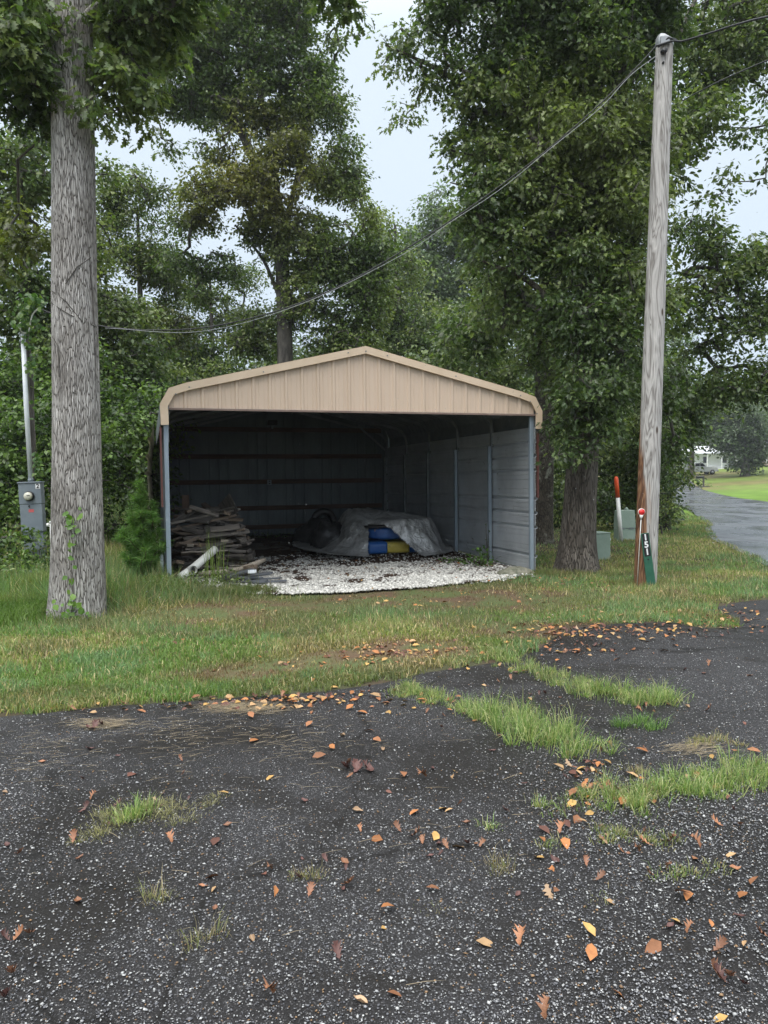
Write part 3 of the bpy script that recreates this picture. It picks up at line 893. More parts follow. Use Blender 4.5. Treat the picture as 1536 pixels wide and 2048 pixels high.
tuft_patch('grass_tuft', [(1235, 1450), (1290, 1452), (1325, 1452)], [.05, .08, .05], 0.04, 0.11, 9000, [GG[0], GG[1], np.array([0.08, .16, .06])], 'dark green grass tuft between the two long cracks', 7, kind=None, cat='grass tuft')
tuft_patch('grass_tuft', [(1380, 1480), (1460, 1482)], [.07, .05], 0.02, 0.06, 7000, GD, 'dry straw-coloured tuft at the right edge of the asphalt', 8, kind=None, cat='grass tuft')
tuft_patch('grass_tuft', [(1200, 1675), (1270, 1668), (1330, 1690)], [.05, .07, .05], 0.015, 0.05, 9000, GY, 'low yellowish tuft in front of the right strip', 9, kind=None, cat='grass tuft')
tuft_patch('grass_tuft', [(1330, 1755), (1380, 1745)], [.04, .03], 0.02, 0.06, 9000, GG + GY, 'small green tuft among rusty leaves lower right', 10, kind=None, cat='grass tuft')
tuft_patch('grass_tuft', [(1090, 1692), (1120, 1690)], [.03, .03], 0.01, 0.035, 9000, GY, 'tiny round tuft left of the low yellowish one', 11, kind=None, cat='grass tuft')
tuft_patch('grass_tuft', [(225, 1640), (260, 1630), (300, 1632)], [.05, .06, .04], 0.03, 0.085, 10000, GG, 'bright green tuft in the middle of the dry weed mat', 12, kind=None, cat='grass tuft')
tuft_patch('weed_mat', [(180, 1660), (250, 1645), (330, 1620), (390, 1625)], [.09, .12, .12, .07], 0.02, 0.06, 9000, [np.array([0.30, .28, .14]), np.array([0.36, .34, .20]), np.array([.20, .19, .10])], 'dry spreading weed mat on the left of the asphalt', 13, lean=1.1, kind='stuff', wid=0.002)
tuft_patch('grass_tuft', [(320, 1800)], [.035], 0.02, 0.075, 16000, GD, 'sparse straw tuft below the weed mat', 14, kind=None, cat='grass tuft', wid=.002)
tuft_patch('grass_tuft', [(395, 1885)], [.035], 0.02, 0.075, 16000, GD, 'lowest straw tuft on the left half of the asphalt', 15, kind=None, cat='grass tuft', wid=.002)
tuft_patch('grass_tuft', [(1010, 1735)], [.04], 0.02, 0.09, 14000, GD, 'thin dry sprig in the middle of the asphalt', 16, kind=None, cat='grass tuft', wid=.002)
tuft_patch('grass_tuft', [(980, 1655)], [.02], 0.02, 0.06, 20000, GG, 'very small upright green shoot near the middle', 17, kind=None, cat='grass tuft')
tuft_patch('grass_tuft', [(1440, 1737)], [.03], 0.01, 0.04, 12000, GY, 'faint tuft at far right below the strip', 18, kind=None, cat='grass tuft')
tuft_patch('grass_tuft', [(590, 1745), (640, 1760)], [.03, .03], 0.02, 0.06, 12000, GD, 'straw tuft among curled leaves in the centre', 19, kind=None, cat='grass tuft', wid=.002)
tuft_patch('grass_tuft', [(870, 1815)], [.03], 0.01, 0.03, 12000, GD, 'flat dead tuft right of centre near the bottom', 20, kind=None, cat='grass tuft', wid=.002)
tuft_patch('grass_tuft', [(1200, 1800)], [.03], 0.01, 0.03, 9000, GY, 'flat pale tuft low in the right half', 23, kind=None, cat='grass tuft', wid=.002)
tuft_patch('grass_tuft', [(1250, 1540), (1290, 1545)], [.05, .05], 0.02, 0.06, 7000, GD, 'withered tuft at the back of the front strip', 21, kind=None, cat='grass tuft', wid=.002)
tuft_patch('lawn_edge_grass', [(20, 1415), (200, 1395), (380, 1385), (520, 1375), (640, 1350), (740, 1352)], [0.12] * 6, 0.03, 0.09, 4200, [G_BLUE, G_GREEN * 1.3, np.array([0.13, .23, .11])], 'fuller bluish green grass along the driveway edge', 22)

# dry pine straw and grass stalks lying on the asphalt
r = np.random.default_rng(18)
def straw(name, centers, n, label, seed):
    r = np.random.default_rng(seed)
    P, A = [], []
    for (px, py, sx, sy, w) in centers:
        m = int(n * w)
        P.append(np.array([flat(px + r.normal(0, sx), py + r.normal(0, sy))[:2] for _ in range(m)]))
    P = np.concatenate(P); n = len(P)
    az = r.normal(0.12, 0.35, n)
    L = r.uniform(0.03, 0.13, n)
    d = np.stack([np.cos(az), np.sin(az), 0 * az], -1); s = np.stack([-np.sin(az), np.cos(az), 0 * az], -1) * 0.0012
    b = np.stack([P[:, 0], P[:, 1], 0.010 + 0 * az], -1)
    V = np.stack([b - s, b + s, b + d * L[:, None] / 2 + s + [0, 0, .004], b + d * L[:, None] / 2 - s + [0, 0, .004], b + d * L[:, None]], 1)
    F = np.array([[0, 1, 2], [0, 2, 3], [3, 2, 4]])[None] + (np.arange(n) * 5)[:, None, None]
    c = np.repeat(np.array([0.42, 0.34, 0.24]) * r.uniform(0.5, 1.3, (n, 1)), 5, 0)
    o = link(name, np_mesh(name, V.reshape(-1, 3), F.reshape(-1, 3), M_GRASS, c))
    tag(o, label, None, None, 'stuff')
straw('pine_straw', [(480, 1418, 45, 6, .45), (190, 1450, 35, 6, .2), (340, 1465, 60, 16, .08), (80, 1500, 50, 25, .05), (560, 1480, 60, 22, .06), (300, 1520, 160, 40, .05), (1380, 1500, 30, 8, .12), (700, 1600, 300, 120, .05), (800, 1180 + 260, 200, 20, .02)], 1500,
      'dry pine straw washed along the asphalt', 19)

# ------------------------------------------------------------------ leaf shapes
def lobed_leaf(simple=False, seed=0, bend=0.0, curl=0.0):
    r = np.random.default_rng(seed)
    half = [(0.012, 0.0), (0.012, 0.14), (0.17, 0.20), (0.07, 0.30), (0.30, 0.44), (0.10, 0.52), (0.29, 0.70), (0.10, 0.76), (0.15, 0.90), (0.0, 1.0)]
    if simple: half = [(0.01, 0.0), (0.06, 0.2), (0.26, 0.30), (0.10, 0.46), (0.27, 0.62), (0.09, 0.74), (0.0, 1.0)]
    vs, fs = [], []
    m = len(half)
    for i, (x, y) in enumerate(half): vs.append((0, y if i else 0, 0))
    for sgn in (1, -1):
        o = len(vs)
        for i, (x, y) in enumerate(half):
            xx = x * (1 + (r.uniform(-0.15, 0.15) if seed else 0))
            vs.append((sgn * xx, y, abs(xx) * 0.35))
        for i in range(m - 1):
            a, b = i, i + 1
            if sgn > 0:
                fs += [(a, o + a, o + b), (a, o + b, b)]
            else:
                fs += [(a, o + b, o + a), (a, b, o + b)]
    V = np.array(vs, float)
    V[:, 1] -= 0.0
    if bend:
        th = V[:, 1] * bend
        y = np.sin(th) / bend; z = (1 - np.cos(th)) / bend
        V = np.stack([V[:, 0], y, V[:, 2] + z], -1)
    if curl:
        V[:, 2] += curl * V[:, 0] ** 2 * 2.5
    F = np.array([f for f in fs])
    # drop degenerate
    P = V[F]; ar = np.linalg.norm(np.cross(P[:, 1] - P[:, 0], P[:, 2] - P[:, 0]), axis=1)
    return V, F[ar > 1e-7]

LEAF_OAK = lobed_leaf(False, 0, -0.5)
LEAF_OAK_S = lobed_leaf(True, 0, -0.4)
def oval_leaf(w=0.25, tris=4):
    if tris == 2:
        V = np.array([(0, 0, 0), (w, 0.45, 0.07), (0, 1, -0.08), (-w, 0.45, 0.07)], float)
        F = np.array([(0, 1, 2), (0, 2, 3)])
    else:
        V = np.array([(0, 0, 0), (w, 0.35, 0.08), (w * 0.75, 0.7, 0.03), (0, 1, -0.12), (-w * 0.75, 0.7, 0.03), (-w, 0.35, 0.08), (0, 0.5, 0.0)], float)
        F = np.array([(0, 1, 6), (1, 2, 6), (2, 3, 6), (3, 4, 6), (4, 5, 6), (5, 0, 6)])
    return V, F
LEAF_OVAL = oval_leaf(0.26, 4)
LEAF_DIAM = oval_leaf(0.30, 2)

# ------------------------------------------------------------------ trees
def leaf_cloud(centers, per, rad, flatz, size, tmpl, pal, seed, droop=0.5, cvar=None, upb=0.9):
    """sprays of leaves round clump centres"""
    r = np.random.default_rng(seed)
    nC = len(centers)
    n = int(nC * per)
    ci = r.integers(0, nC, n)
    g = r.normal(0, 1, (n, 3)); g = g / np.linalg.norm(g, axis=1, keepdims=True) * (r.random(n) ** 0.55)[:, None] * 1.5
    R_ = np.asarray(rad) * np.ones(nC)
    # each spray has its own tilt
    tilt = r.normal(0, 0.28, (nC, 2))
    off = g * R_[ci][:, None] * np.array([1, 1, flatz])
    off[:, 2] += off[:, 0] * tilt[ci, 0] + off[:, 1] * tilt[ci, 1] - 0.25 * (off[:, 0] ** 2 + off[:, 1] ** 2) / R_[ci]
    pos = centers[ci] + off
    d = off * np.array([1, 1, 0.3]) + r.normal(0, 0.5, (n, 3)) * R_[ci][:, None]
    d[:, 2] -= droop * R_[ci]
    nm = r.normal(0, 0.55, (n, 3)); nm[:, 2] += upb
    R = frames(n, d, nm)
    s = size * r.uniform(0.5, 1.4, n)
    tv, tf = tmpl
    V, F = inst(tv, tf, pos, R, s)
    pal = np.array(pal)
    cb = r.random(nC) if cvar is None else cvar
    idx = np.clip(cb[ci] * len(pal) + r.normal(0, 0.5, n), 0, len(pal) - 1.001)
    i0 = idx.astype(int); t = (idx - i0)[:, None]
    c = pal[i0] * (1 - t) + pal[np.minimum(i0 + 1, len(pal) - 1)] * t
    c = c * r.uniform(0.55, 1.6, (n, 1))
    return V, F, np.repeat(c, len(tv), 0)

def blob_centers(blobs, dens, r, hole=0.42, hs=1.2):
    """blobs: (px,py,Y, rx, ry, rz[, w])"""
    out = []
    for b in blobs:
        c = at(b[0], b[1], b[2]); rr = np.array(b[3:6], float)
        w = b[6] if len(b) > 6 else 1.0
        n = max(3, int(dens * w * rr[0] * rr[1] * rr[2] * 4.19))
        g = r.normal(0, 1, (n, 3)); g /= np.linalg.norm(g, axis=1, keepdims=True)
        g *= (r.random(n) ** 0.42)[:, None]
        P = c + g * rr
        f = vnoise(P[:, 0] * hs, P[:, 1] * hs, P[:, 2] * hs * 1.4, 77)
        out.append(P[f > hole * 0.75 + 0.0])
    return np.concatenate(out)

def skeleton(seedpts, seedr, C, r, kz=0.35):
    """join every clump to the nearest wood already grown; returns segments with radii"""
    n = len(C); S = np.asarray(seedpts); m = len(S)
    allp = np.concatenate([S, C]); parent = np.full(n + m, -1)
    best = np.full(n, 1e9); bi = np.zeros(n, int)
    for j in range(m):
        d = C - S[j]; L = np.linalg.norm(d, axis=1) + kz * np.clip(-d[:, 2], 0, None) + 0.35
        u = L < best; best[u] = L[u]; bi[u] = j
    done = np.zeros(n, bool); order = []
    for _ in range(n):
        k = np.argmin(np.where(done, 1e9, best)); done[k] = True; parent[m + k] = bi[k]; order.append(k)
        d = C - C[k]; L = np.linalg.norm(d, axis=1) + kz * np.clip(-d[:, 2], 0, None)
        u = (L < best) & ~done; best[u] = L[u]; bi[u] = m + k
    cnt = np.ones(n + m)
    for k in reversed(order):
        p_ = parent[m + k]
        if p_ >= m: cnt[p_] += cnt[m + k]
    return allp, parent, cnt, m

def tube_np(A, B, ra, rb, sides=4, bow=0.06, r=None):
    """many tapering limbs at once, each bent once in the middle"""
    n = len(A)
    d = B - A; L = np.linalg.norm(d, axis=1, keepdims=True) + 1e-6; t = d / L
    ref = np.where(np.abs(t[:, 2:3]) > 0.9, np.array([[0, 1.0, 0]]), np.array([[0, 0, 1.0]]))
    x = np.cross(t, ref); x /= np.linalg.norm(x, axis=1, keepdims=True); y = np.cross(t, x)
    mid = (A + B) / 2 + (x * r.normal(0, bow, (n, 1)) + y * r.normal(0, bow, (n, 1))) * L
    an = np.arange(sides) * 2 * np.pi / sides
    ring = x[:, None, :] * np.cos(an)[None, :, None] + y[:, None, :] * np.sin(an)[None, :, None]
    V = np.concatenate([A[:, None] + ring * ra[:, None, None], mid[:, None] + ring * ((ra + rb) / 2)[:, None, None], B[:, None] + ring * rb[:, None, None]], 1)
    F = []
    for i in range(2):
        for k in range(sides):
            F.append((i * sides + k, i * sides + (k + 1) % sides, (i + 1) * sides + (k + 1) % sides, (i + 1) * sides + k))
    F = np.array(F)[None] + (np.arange(n) * sides * 3)[:, None, None]
    return V.reshape(-1, 3), F.reshape(-1, 4)

def dense_poly(pts, rads, step=0.25):
    P = np.array(pts, float); R = np.array(rads, float)
    seg = np.linalg.norm(np.diff(P, axis=0), axis=1); cs = np.concatenate([[0], np.cumsum(seg)])
    t = np.linspace(0, cs[-1], max(3, int(cs[-1] / step)))
    # smooth with catmull style: cubic through np.interp of smoothed pts
    Q = np.stack([np.interp(t, cs, P[:, i]) for i in range(3)], -1); rr = np.interp(t, cs, R)
    for _ in range(3):
        Q[1:-1] = (Q[:-2] + 2 * Q[1:-1] + Q[2:]) / 4
    return Q, rr

def trunk_mesh(name, paths, mat, base, sides=20, rough=0.05, step=0.2, seed=0, flare=0.0, lobes=5):
    Vs, Fs, off = [], [], 0
    for pts, rads, sd in paths:
        Q, rr = dense_poly(pts, rads, step)
        n = len(Q)
        t = np.gradient(Q, axis=0); t /= np.linalg.norm(t, axis=1, keepdims=True)
        ref = np.array([0, 1.0, 0]) if abs(t[0, 2]) > 0.7 else np.array([0, 0, 1.0])
        x = np.cross(t, ref); x /= np.linalg.norm(x, axis=1, keepdims=True); y = np.cross(t, x)
        an = np.arange(sd) * 2 * np.pi / sd
        z0 = np.concatenate([[0], np.cumsum(np.linalg.norm(np.diff(Q, axis=0), axis=1))])
        nn = fbm(np.cos(an)[None] * 1.6 + 7 + 0 * z0[:, None], np.sin(an)[None] * 1.6 + 3 + 0 * z0[:, None], z0[:, None] * 0.8 + seed, seed) - 0.5
        rad = rr[:, None] * (1 + rough * 2 * nn)
        if flare:
            fl = np.exp(-z0 / 0.28)[:, None]
            rad = rad * (1 + flare * fl * (0.6 + 0.5 * np.cos(an[None] * lobes + seed)))
        V = Q[:, None] + (x[:, None] * np.cos(an)[None, :, None] + y[:, None] * np.sin(an)[None, :, None]) * rad[..., None]
        I = np.arange(n * sd).reshape(n, sd)
        F = np.stack([I[:-1], np.roll(I, -1, 1)[:-1], np.roll(I, -1, 1)[1:], I[1:]], -1).reshape(-1, 4)
        Vs.append(V.reshape(-1, 3)); Fs.append(F + off); off += V.shape[0] * V.shape[1]
    V = np.concatenate(Vs) - base
    return np_mesh(name, V, np.concatenate(Fs), mat, None, True)

def make_tree(name, label, base, trunk, limbs, blobs, dens, per, rad, size, tmpl, pal, seed, bark, cat='tree', group=None,
              flatz=0.5, sides=18, flare=0.3, hole=0.42, hs=1.2, twig=0.006, droop=0.5, trunk_rough=0.05, tstep=0.25, gold=None, upb=0.9, seeds_from='all'):
    r = np.random.default_rng(seed)
    base = np.array(base, float)
    root = empty(name, base, 0, label, cat, group)
    paths = [(trunk[0], trunk[1], sides)] + [(l[0], l[1], 8) for l in limbs]
    link('trunk', trunk_mesh('trunk', paths, bark, base, seed=seed, flare=flare, rough=trunk_rough, step=tstep), root)
    C = blob_centers(blobs, dens, r, hole, hs)
    sp = []
    for pts, rads, _ in (paths if seeds_from == 'all' else paths[1:] or paths):
        Q, rr = dense_poly(pts, rads, 0.3); sp.append(Q[int(len(Q) * (0.25 if pts is trunk[0] else 0.1)):])
    sp = np.concatenate(sp)
    allp, parent, cnt, m = skeleton(sp, None, C, r)
    k = np.arange(m, len(allp)); pa = parent[k]
    B = allp[k]; A = allp[pa]
    rb = twig * np.sqrt(cnt[k]) ; ra = np.where(pa >= m, twig * np.sqrt(cnt[pa]), rb * 1.15)
    rb = np.minimum(rb, .045); ra = np.minimum(np.minimum(ra, .055), rb * 1.5)
    V, F = tube_np(A - base, B - base, ra, rb, 4, 0.07, r)
    link('branches', np_mesh('branches', V, F, M_BARK_DARK, None, True), root)
    cv = vnoise(C[:, 0] * 0.7, C[:, 1] * 0.7, C[:, 2] * 0.7, seed) * 0.75 + r.random(len(C)) * 0.25
    V, F, c = leaf_cloud(C, per, rad, flatz, size, tmpl, pal, seed + 1, droop, cv, upb)
    if gold:
        for (gx_, gy_, gY, gr, gc) in gold:
            gc_ = at(gx_, gy_, gY); dd = np.linalg.norm(V - gc_, axis=1)
            w = sstep(gr, gr * 0.4, dd)[:, None] * 0.55
            lum = c.mean(1, keepdims=True) / 0.05
            c = c * (1 - w) + np.array(gc) * lum * w
    link('crown', np_mesh('crown', V - base, F, M_LEAF, c), root)
    return root, len(C)

P_DARK = [(0.030, 0.050, 0.018), (0.054, 0.090, 0.030), (0.092, 0.138, 0.045), (0.17, 0.205, 0.075)]
P_MID = [(0.034, 0.060, 0.021), (0.066, 0.106, 0.032), (0.108, 0.156, 0.048), (0.19, 0.22, 0.08)]
P_YEL = [(0.045, 0.065, 0.018), (0.080, 0.10, 0.028), (0.13, 0.14, 0.035)]
P_HAZE = [(0.075, 0.115, 0.060), (0.11, 0.155, 0.08), (0.14, 0.19, 0.10)]  # paled leaf colours, distance haze painted in

def up_path(pts):     # [(px,py,Y,r)...] -> world
    return [at(a, b, c) for a, b, c, _ in pts], [d for *_, d in pts]

STATS = {}
# --- near white oak on the left
bA = hit(156, 1228); yA = bA[1]
tA = up_path([(157, 1205, yA, .305), (156, 1100, yA, .285), (154, 900, yA, .262), (149, 600, yA, .243), (146, 300, yA, .228), (143, 0, yA, .215), (141, -400, yA, .19)])
tA[0].insert(0, bA + np.array([0, 0, -0.1])); tA[1].insert(0, .322)
limA = [([at(146, 150, yA), at(60, 60, yA - .3), at(-60, -10, yA - .6)], [.06, .04, .02]), ([at(144, 60, yA), at(230, -20, yA - .2), at(330, -90, yA)], [.06, .04, .02]),
        ([at(143, -100, yA), at(380, -190, yA), at(640, -150, yA)], [.06, .04, .015])]
blA = [(20, 110, yA - .3, .5, .7, .45), (80, 70, yA + .6, .3, .3, .3), (150, 232, yA - .25, .34, .32, .10), (95, 180, yA - .2, .2, .3, .2), (60, 215, yA, .5, .5, .22), (235, 150, yA, .48, .5, .42), (290, 40, yA + .4, .55, .6, .4),
       (-30, 20, yA, .7, .7, .6), (60, 10, yA - .3, .42, .4, .35), (260, 20, yA, .45, .6, .4), (150, 60, yA + .9, .5, .4, .5), (255, 235, yA + .2, .26, .3, .17), (50, 480, yA + 1.2, .42, .4, .22, 1.3), (-20, 520, yA + 1.0, .35, .4, .2), (30, 430, yA + 1.2, .3, .3, .2), (340, -60, yA, .6, .5, .4),
       (675, -8, yA, .15, .15, .16, 5), (705, 6, yA, .08, .08, .08, 8), (500, -130, yA, .6, .4, .3), (640, -80, yA, .3, .3, .25)]
_, STATS['A'] = make_tree('oak_tree', 'big white-barked oak nearest the driveway, left of the carport', bA, tA, limA, blA, 85, 34, 0.16, 0.115, LEAF_OAK, P_DARK, 11, M_BARK_WHITE,
    flatz=.6, sides=72, flare=0.12, hole=.3, tstep=.07, trunk_rough=0.05, twig=.004, gold=[(30, 480, yA + 1.1, 1.0, (.10, .10, .022))])

# --- big oak right of the carport
bE = hit(1155, 1143); yE = bE[1]
tE = up_path([(1156, 1080, yE, .285), (1160, 1000, yE, .26), (1166, 900, yE + .05, .25), (1178, 700, yE + .2, .24), (1192, 560, yE + .3, .22), (1215, 350, yE + .4, .18), (1250, 60, yE + .5, .15), (1265, -250, yE + .6, .10)])
tE[0].insert(0, bE + np.array([0, 0, -0.1])); tE[1].insert(0, .34)
limE = [([at(1180, 690, yE + .2), at(1060, 560, yE), at(960, 520, yE - .2)], [.07, .05, .02]),
        ([at(1205, 430, yE + .4), at(1060, 250, yE + .2), at(860, 130, yE), at(770, 90, yE)], [.09, .06, .035, .01]),
        ([at(1215, 330, yE + .4), at(1320, 150, yE + .9), at(1400, -20, yE + 1.2)], [.08, .05, .03]),
        ([at(1230, 220, yE + .4), at(1130, 60, yE), at(1010, -60, yE)], [.07, .05, .03]),
        ([at(1172, 800, yE + .1), at(1150, 820, yE - .3), at(1125, 800, yE - .4)], [.05, .03, .015]),
        ([at(1200, 480, yE + .3), at(1000, 390, yE + .1), at(900, 365, yE)], [.06, .03, .01])]
blE = [(1180, 780, yE - .6, .62, .6, .50), (1110, 740, yE + .9, .6, .5, .45), (1185, 850, yE - .6, .50, .45, .38), (1080, 690, yE + 1.2, .65, .5, .5), (1230, 740, yE - .4, .65, .6, .7), (1130, 900, yE - .7, .28, .3, .28), (1120, 850, yE - .2, .22, .3, .35),
       (1160, 640, yE - .3, .75, .7, .6), (1010, 600, yE + .3, .5, .7, .5), (1250, 600, yE, .8, .7, .7), (1020, 500, yE, .7, .7, .5), (1130, 480, yE, .9, .9, .8), (1240, 420, yE, .9, .8, .8),
       (960, 420, yE, .6, .6, .45), (1030, 360, yE, .8, .8, .6), (860, 365, yE, .42, .4, .28), (820, 345, yE, .25, .3, .2), (930, 300, yE, .55, .6, .4),
       (1140, 280, yE, 1.0, .9, .8), (1000, 200, yE, .9, .8, .6), (900, 150, yE, .55, .5, .35), (810, 90, yE, .42, .4, .28), (790, 210, yE, .32, .3, .28), (775, 150, yE, .22, .3, .2), (880, 40, yE, .5, .5, .4),
       (1020, 60, yE, .9, .8, .7), (1180, 100, yE, .9, .9, .8), (1290, 60, yE + .6, .7, .8, .7), (1270, 270, yE + .3, .8, .8, .8), (1100, -60, yE, 1.2, 1, .8), (1280, -80, yE, 1.0, 1, .8), (930, -60, yE, .8, .8, .6),
       (1300, 520, yE + 1.2, .6, .6, .8), (1300, 760, yE + .8, .5, .6, .6), (1335, 880, yE + 1.6, .40, .5, .5), (1325, 945, yE + 2.2, .28, .4, .35)]
_, STATS['E'] = make_tree('oak_tree', 'large dark oak right of the carport with branches hanging low over the roof corner', bE, tE, limE, blE, 80, 31, 0.17, 0.105, LEAF_OAK_S, P_DARK, 21, M_BARK_GREY,
    flatz=.55, sides=36, flare=0.30, hole=.44, tstep=.12, twig=.005)

# --- lichened trunk behind the right post
bI = hit(1083, 1086); yI = bI[1]
tI = up_path([(1083, 1050, yI, .25), (1086, 900, yI, .235), (1092, 700, yI, .21), (1100, 450, yI, .17), (1105, 200, yI, .1)])
tI[0].insert(0, bI + np.array([0, 0, -.1])); tI[1].insert(0, .27)
blI = [(1060, 600, yI, 1.3, 1.2, 1.0), (1150, 420, yI, 1.6, 1.4, 1.3), (1040, 300, yI, 1.4, 1.2, 1.1), (1180, 760, yI + 1, 1.5, 1.2, 1.0), (1140, 150, yI, 1.5, 1.3, 1.2), (960, 680, yI, .9, .9, .7), (1240, 600, yI + 1, 1.5, 1.2, 1.3), (1250, 300, yI + 1, 1.6, 1.3, 1.5)]
_, STATS['I'] = make_tree('oak_tree', 'lichen-speckled tree standing just behind the right wall of the carport', bI, tI, [], blI, 16, 34, 0.30, 0.14, LEAF_OVAL, P_DARK, 31, M_BARK_LICHEN, hole=.42, flare=.15)

# --- tall tree behind the carport
YB = 24.0
def gpt(px, Y):
    p = at(px, 958, Y); p[2] = g1(p[0], p[1]); return p
bB = gpt(575, YB)
tB = up_path([(572, 900, YB, .27), (570, 700, YB, .25), (566, 560, YB, .23), (560, 440, YB, .20), (500, 300, YB, .14), (455, 210, YB, .10), (420, 60, YB, .07)])
tB[0].insert(0, bB - np.array([0, 0, .1])); tB[1].insert(0, .30)
limB = [([at(562, 460, YB), at(545, 300, YB), at(520, 180, YB), at(500, 20, YB)], [.12, .09, .07, .05]), ([at(564, 480, YB), at(600, 330, YB), at(630, 180, YB)], [.10, .07, .04]),
        ([at(568, 620, YB), at(530, 520, YB), at(470, 450, YB)], [.07, .05, .03]), ([at(569, 660, YB), at(640, 560, YB), at(700, 500, YB)], [.07, .05, .03]), ([at(485, 270, YB), at(420, 200, YB), at(360, 120, YB)], [.07, .05, .03])]
blB = [(560, 90, YB, 1.7, 1.6, 1.6), (620, 220, YB, 1.3, 1.4, 1.5), (440, 90, YB, 1.9, 1.6, 1.6), (340, 60, YB, 1.4, 1.4, 1.3), (500, 200, YB, 1.6, 1.4, 1.3), (390, 200, YB, 1.2, 1.2, .8), (600, 20, YB, 1.0, 1.2, 1.3),
       (560, 340, YB - .8, 1.7, 1.5, 1.2), (460, 400, YB - .8, 1.7, 1.3, 1.0), (650, 370, YB, 1.2, 1.2, 1.2), (380, 450, YB - .5, .8, .9, .6), (560, 450, YB, 1.5, 1.3, .9), (670, 500, YB, 1.4, 1.3, 1.2), (440, 540, YB, 1.1, 1.0, .6), (400, 590, YB, .7, .8, .4),
       (640, 600, YB, 1.4, 1.3, 1.0), (720, 600, YB, 1.2, 1.1, 1.2), (540, 640, YB + .5, 1.1, 1.0, .6), (500, 690, YB + 1, 1.6, 1.2, .5), (690, 690, YB, 1.4, 1.2, .7), (500, -60, YB, 2.2, 1.6, 1.2), (320, -60, YB, 2.0, 1.6, 1.2), (330, 170, YB, 1.2, 1.2, .9), (270, 100, YB, 1.2, 1.2, 1.0), (640, 120, YB, .8, 1, 1.2), (690, 330, YB, .8, 1, 1.0), (725, 440, YB, .7, .9, .8), (750, 500, YB, .8, .9, .9), (735, 560, YB, .9, 1, .9), (350, 520, YB, .7, .9, .5), (330, 300, YB + 1, .5, .8, .35), (440, 300, YB, 1.1, 1.2, .8), (600, 520, YB, 1.2, 1.1, .8)]
_, STATS['B'] = make_tree('maple_tree', 'tall tree rising behind the middle of the carport, tinged gold half way up', bB, tB, limB, blB, 30, 31, 0.25, 0.12, LEAF_DIAM, P_MID, 41, M_BARK_DARK,
    hole=.50, hs=1.1, flatz=.42, twig=.009, gold=[(540, 330, YB - 1, 2.6, (.085, .070, .018)), (430, 400, YB - 1, 1.8, (.085, .075, .02))], flare=.2)

# --- trees left of centre
def simple_tree(label, px, Y, trunk_top, r0, blobs, seed, pal=P_MID, dens=18, per=48, rad=.34, size=.12, bark=M_BARK_DARK, tm=LEAF_DIAM, hole=.45, lean=0, name='broadleaf_tree', group='trees of the wood behind the carport', twig=.006, gold=None):
    b = gpt(px, Y)
    top = at(px + lean, trunk_top, Y)
    mid = (b + top) / 2 + np.array([.15, 0, 0])
    t = ([b - np.array([0, 0, .1]), b + (mid - b) * .5, mid, top], [r0 * 1.2, r0, r0 * .8, r0 * .3])
    return make_tree(name, label, b, t, [], blobs, dens, per, rad, size, tm, pal, seed, bark, hole=hole, flare=.15, sides=12, group=group, tstep=.4, twig=twig, gold=gold)
simple_tree('pale thin tree showing between the white oak and the tall tree', 275, 26, 420, .16,
    [(270, 380, 26, 1.0, 1, .8), (320, 420, 26, .9, 1, .8), (245, 480, 26, 1.1, 1, 1.0), (300, 530, 26, 1.2, 1.1, 1.0), (225, 400, 26, .6, .8, .8), (240, 620, 26, 1.3, 1.1, 1.0), (320, 660, 26, 1.2, 1.1, .8), (350, 560, 27, 1.0, 1, 1.2), (200, 520, 26, 1.0, 1, 1.0), (210, 430, 26, .7, .8, .8), (330, 480, 27, .8, .9, .8)], 51, P_YEL + P_MID[1:], hole=.5)
simple_tree('leafy tree at the far left behind the white oak', 40, 17, 260, .17,
    [(40, 320, 17, 1.2, 1, .8), (90, 400, 17, .9, 1, .8), (10, 430, 17, 1.1, 1, .8), (80, 540, 17, .9, 1, .8), (0, 600, 17, 1.2, 1, .8), (70, 680, 17, 1.2, 1, .8), (-80, 380, 17, 1.2, 1, 1.2), (210, 330, 18, .5, .6, .5), (200, 480, 18, .45, .7, .7)], 52, P_MID, hole=.45)
simple_tree('dark leafy tree low behind the white oak trunk', 180, 19, 520, .14,
    [(220, 640, 19, 1.2, 1, .9), (160, 720, 19, 1.3, 1, .8), (260, 740, 19, 1.3, 1, .8), (120, 620, 19, .9, 1, .8), (60, 760, 19, 1.3, 1, .8), (300, 800, 19, 1.0, 1, .7)], 53, P_DARK, hole=.35, dens=20)
simple_tree('dark tree directly behind the carport roof on the left', 420, 30, 560, .15,
    [(380, 690, 30, 1.5, 1.2, .9), (460, 640, 31, 1.4, 1.2, .8), (350, 740, 30, 1.6, 1.2, .9), (430, 740, 30, 1.6, 1.2, .9), (340, 640, 31, 1.3, 1, 1.0), (410, 590, 31, 1.0, 1, .7), (480, 560, 31, 1.0, 1, .7)], 54, P_DARK, hole=.42, dens=14)
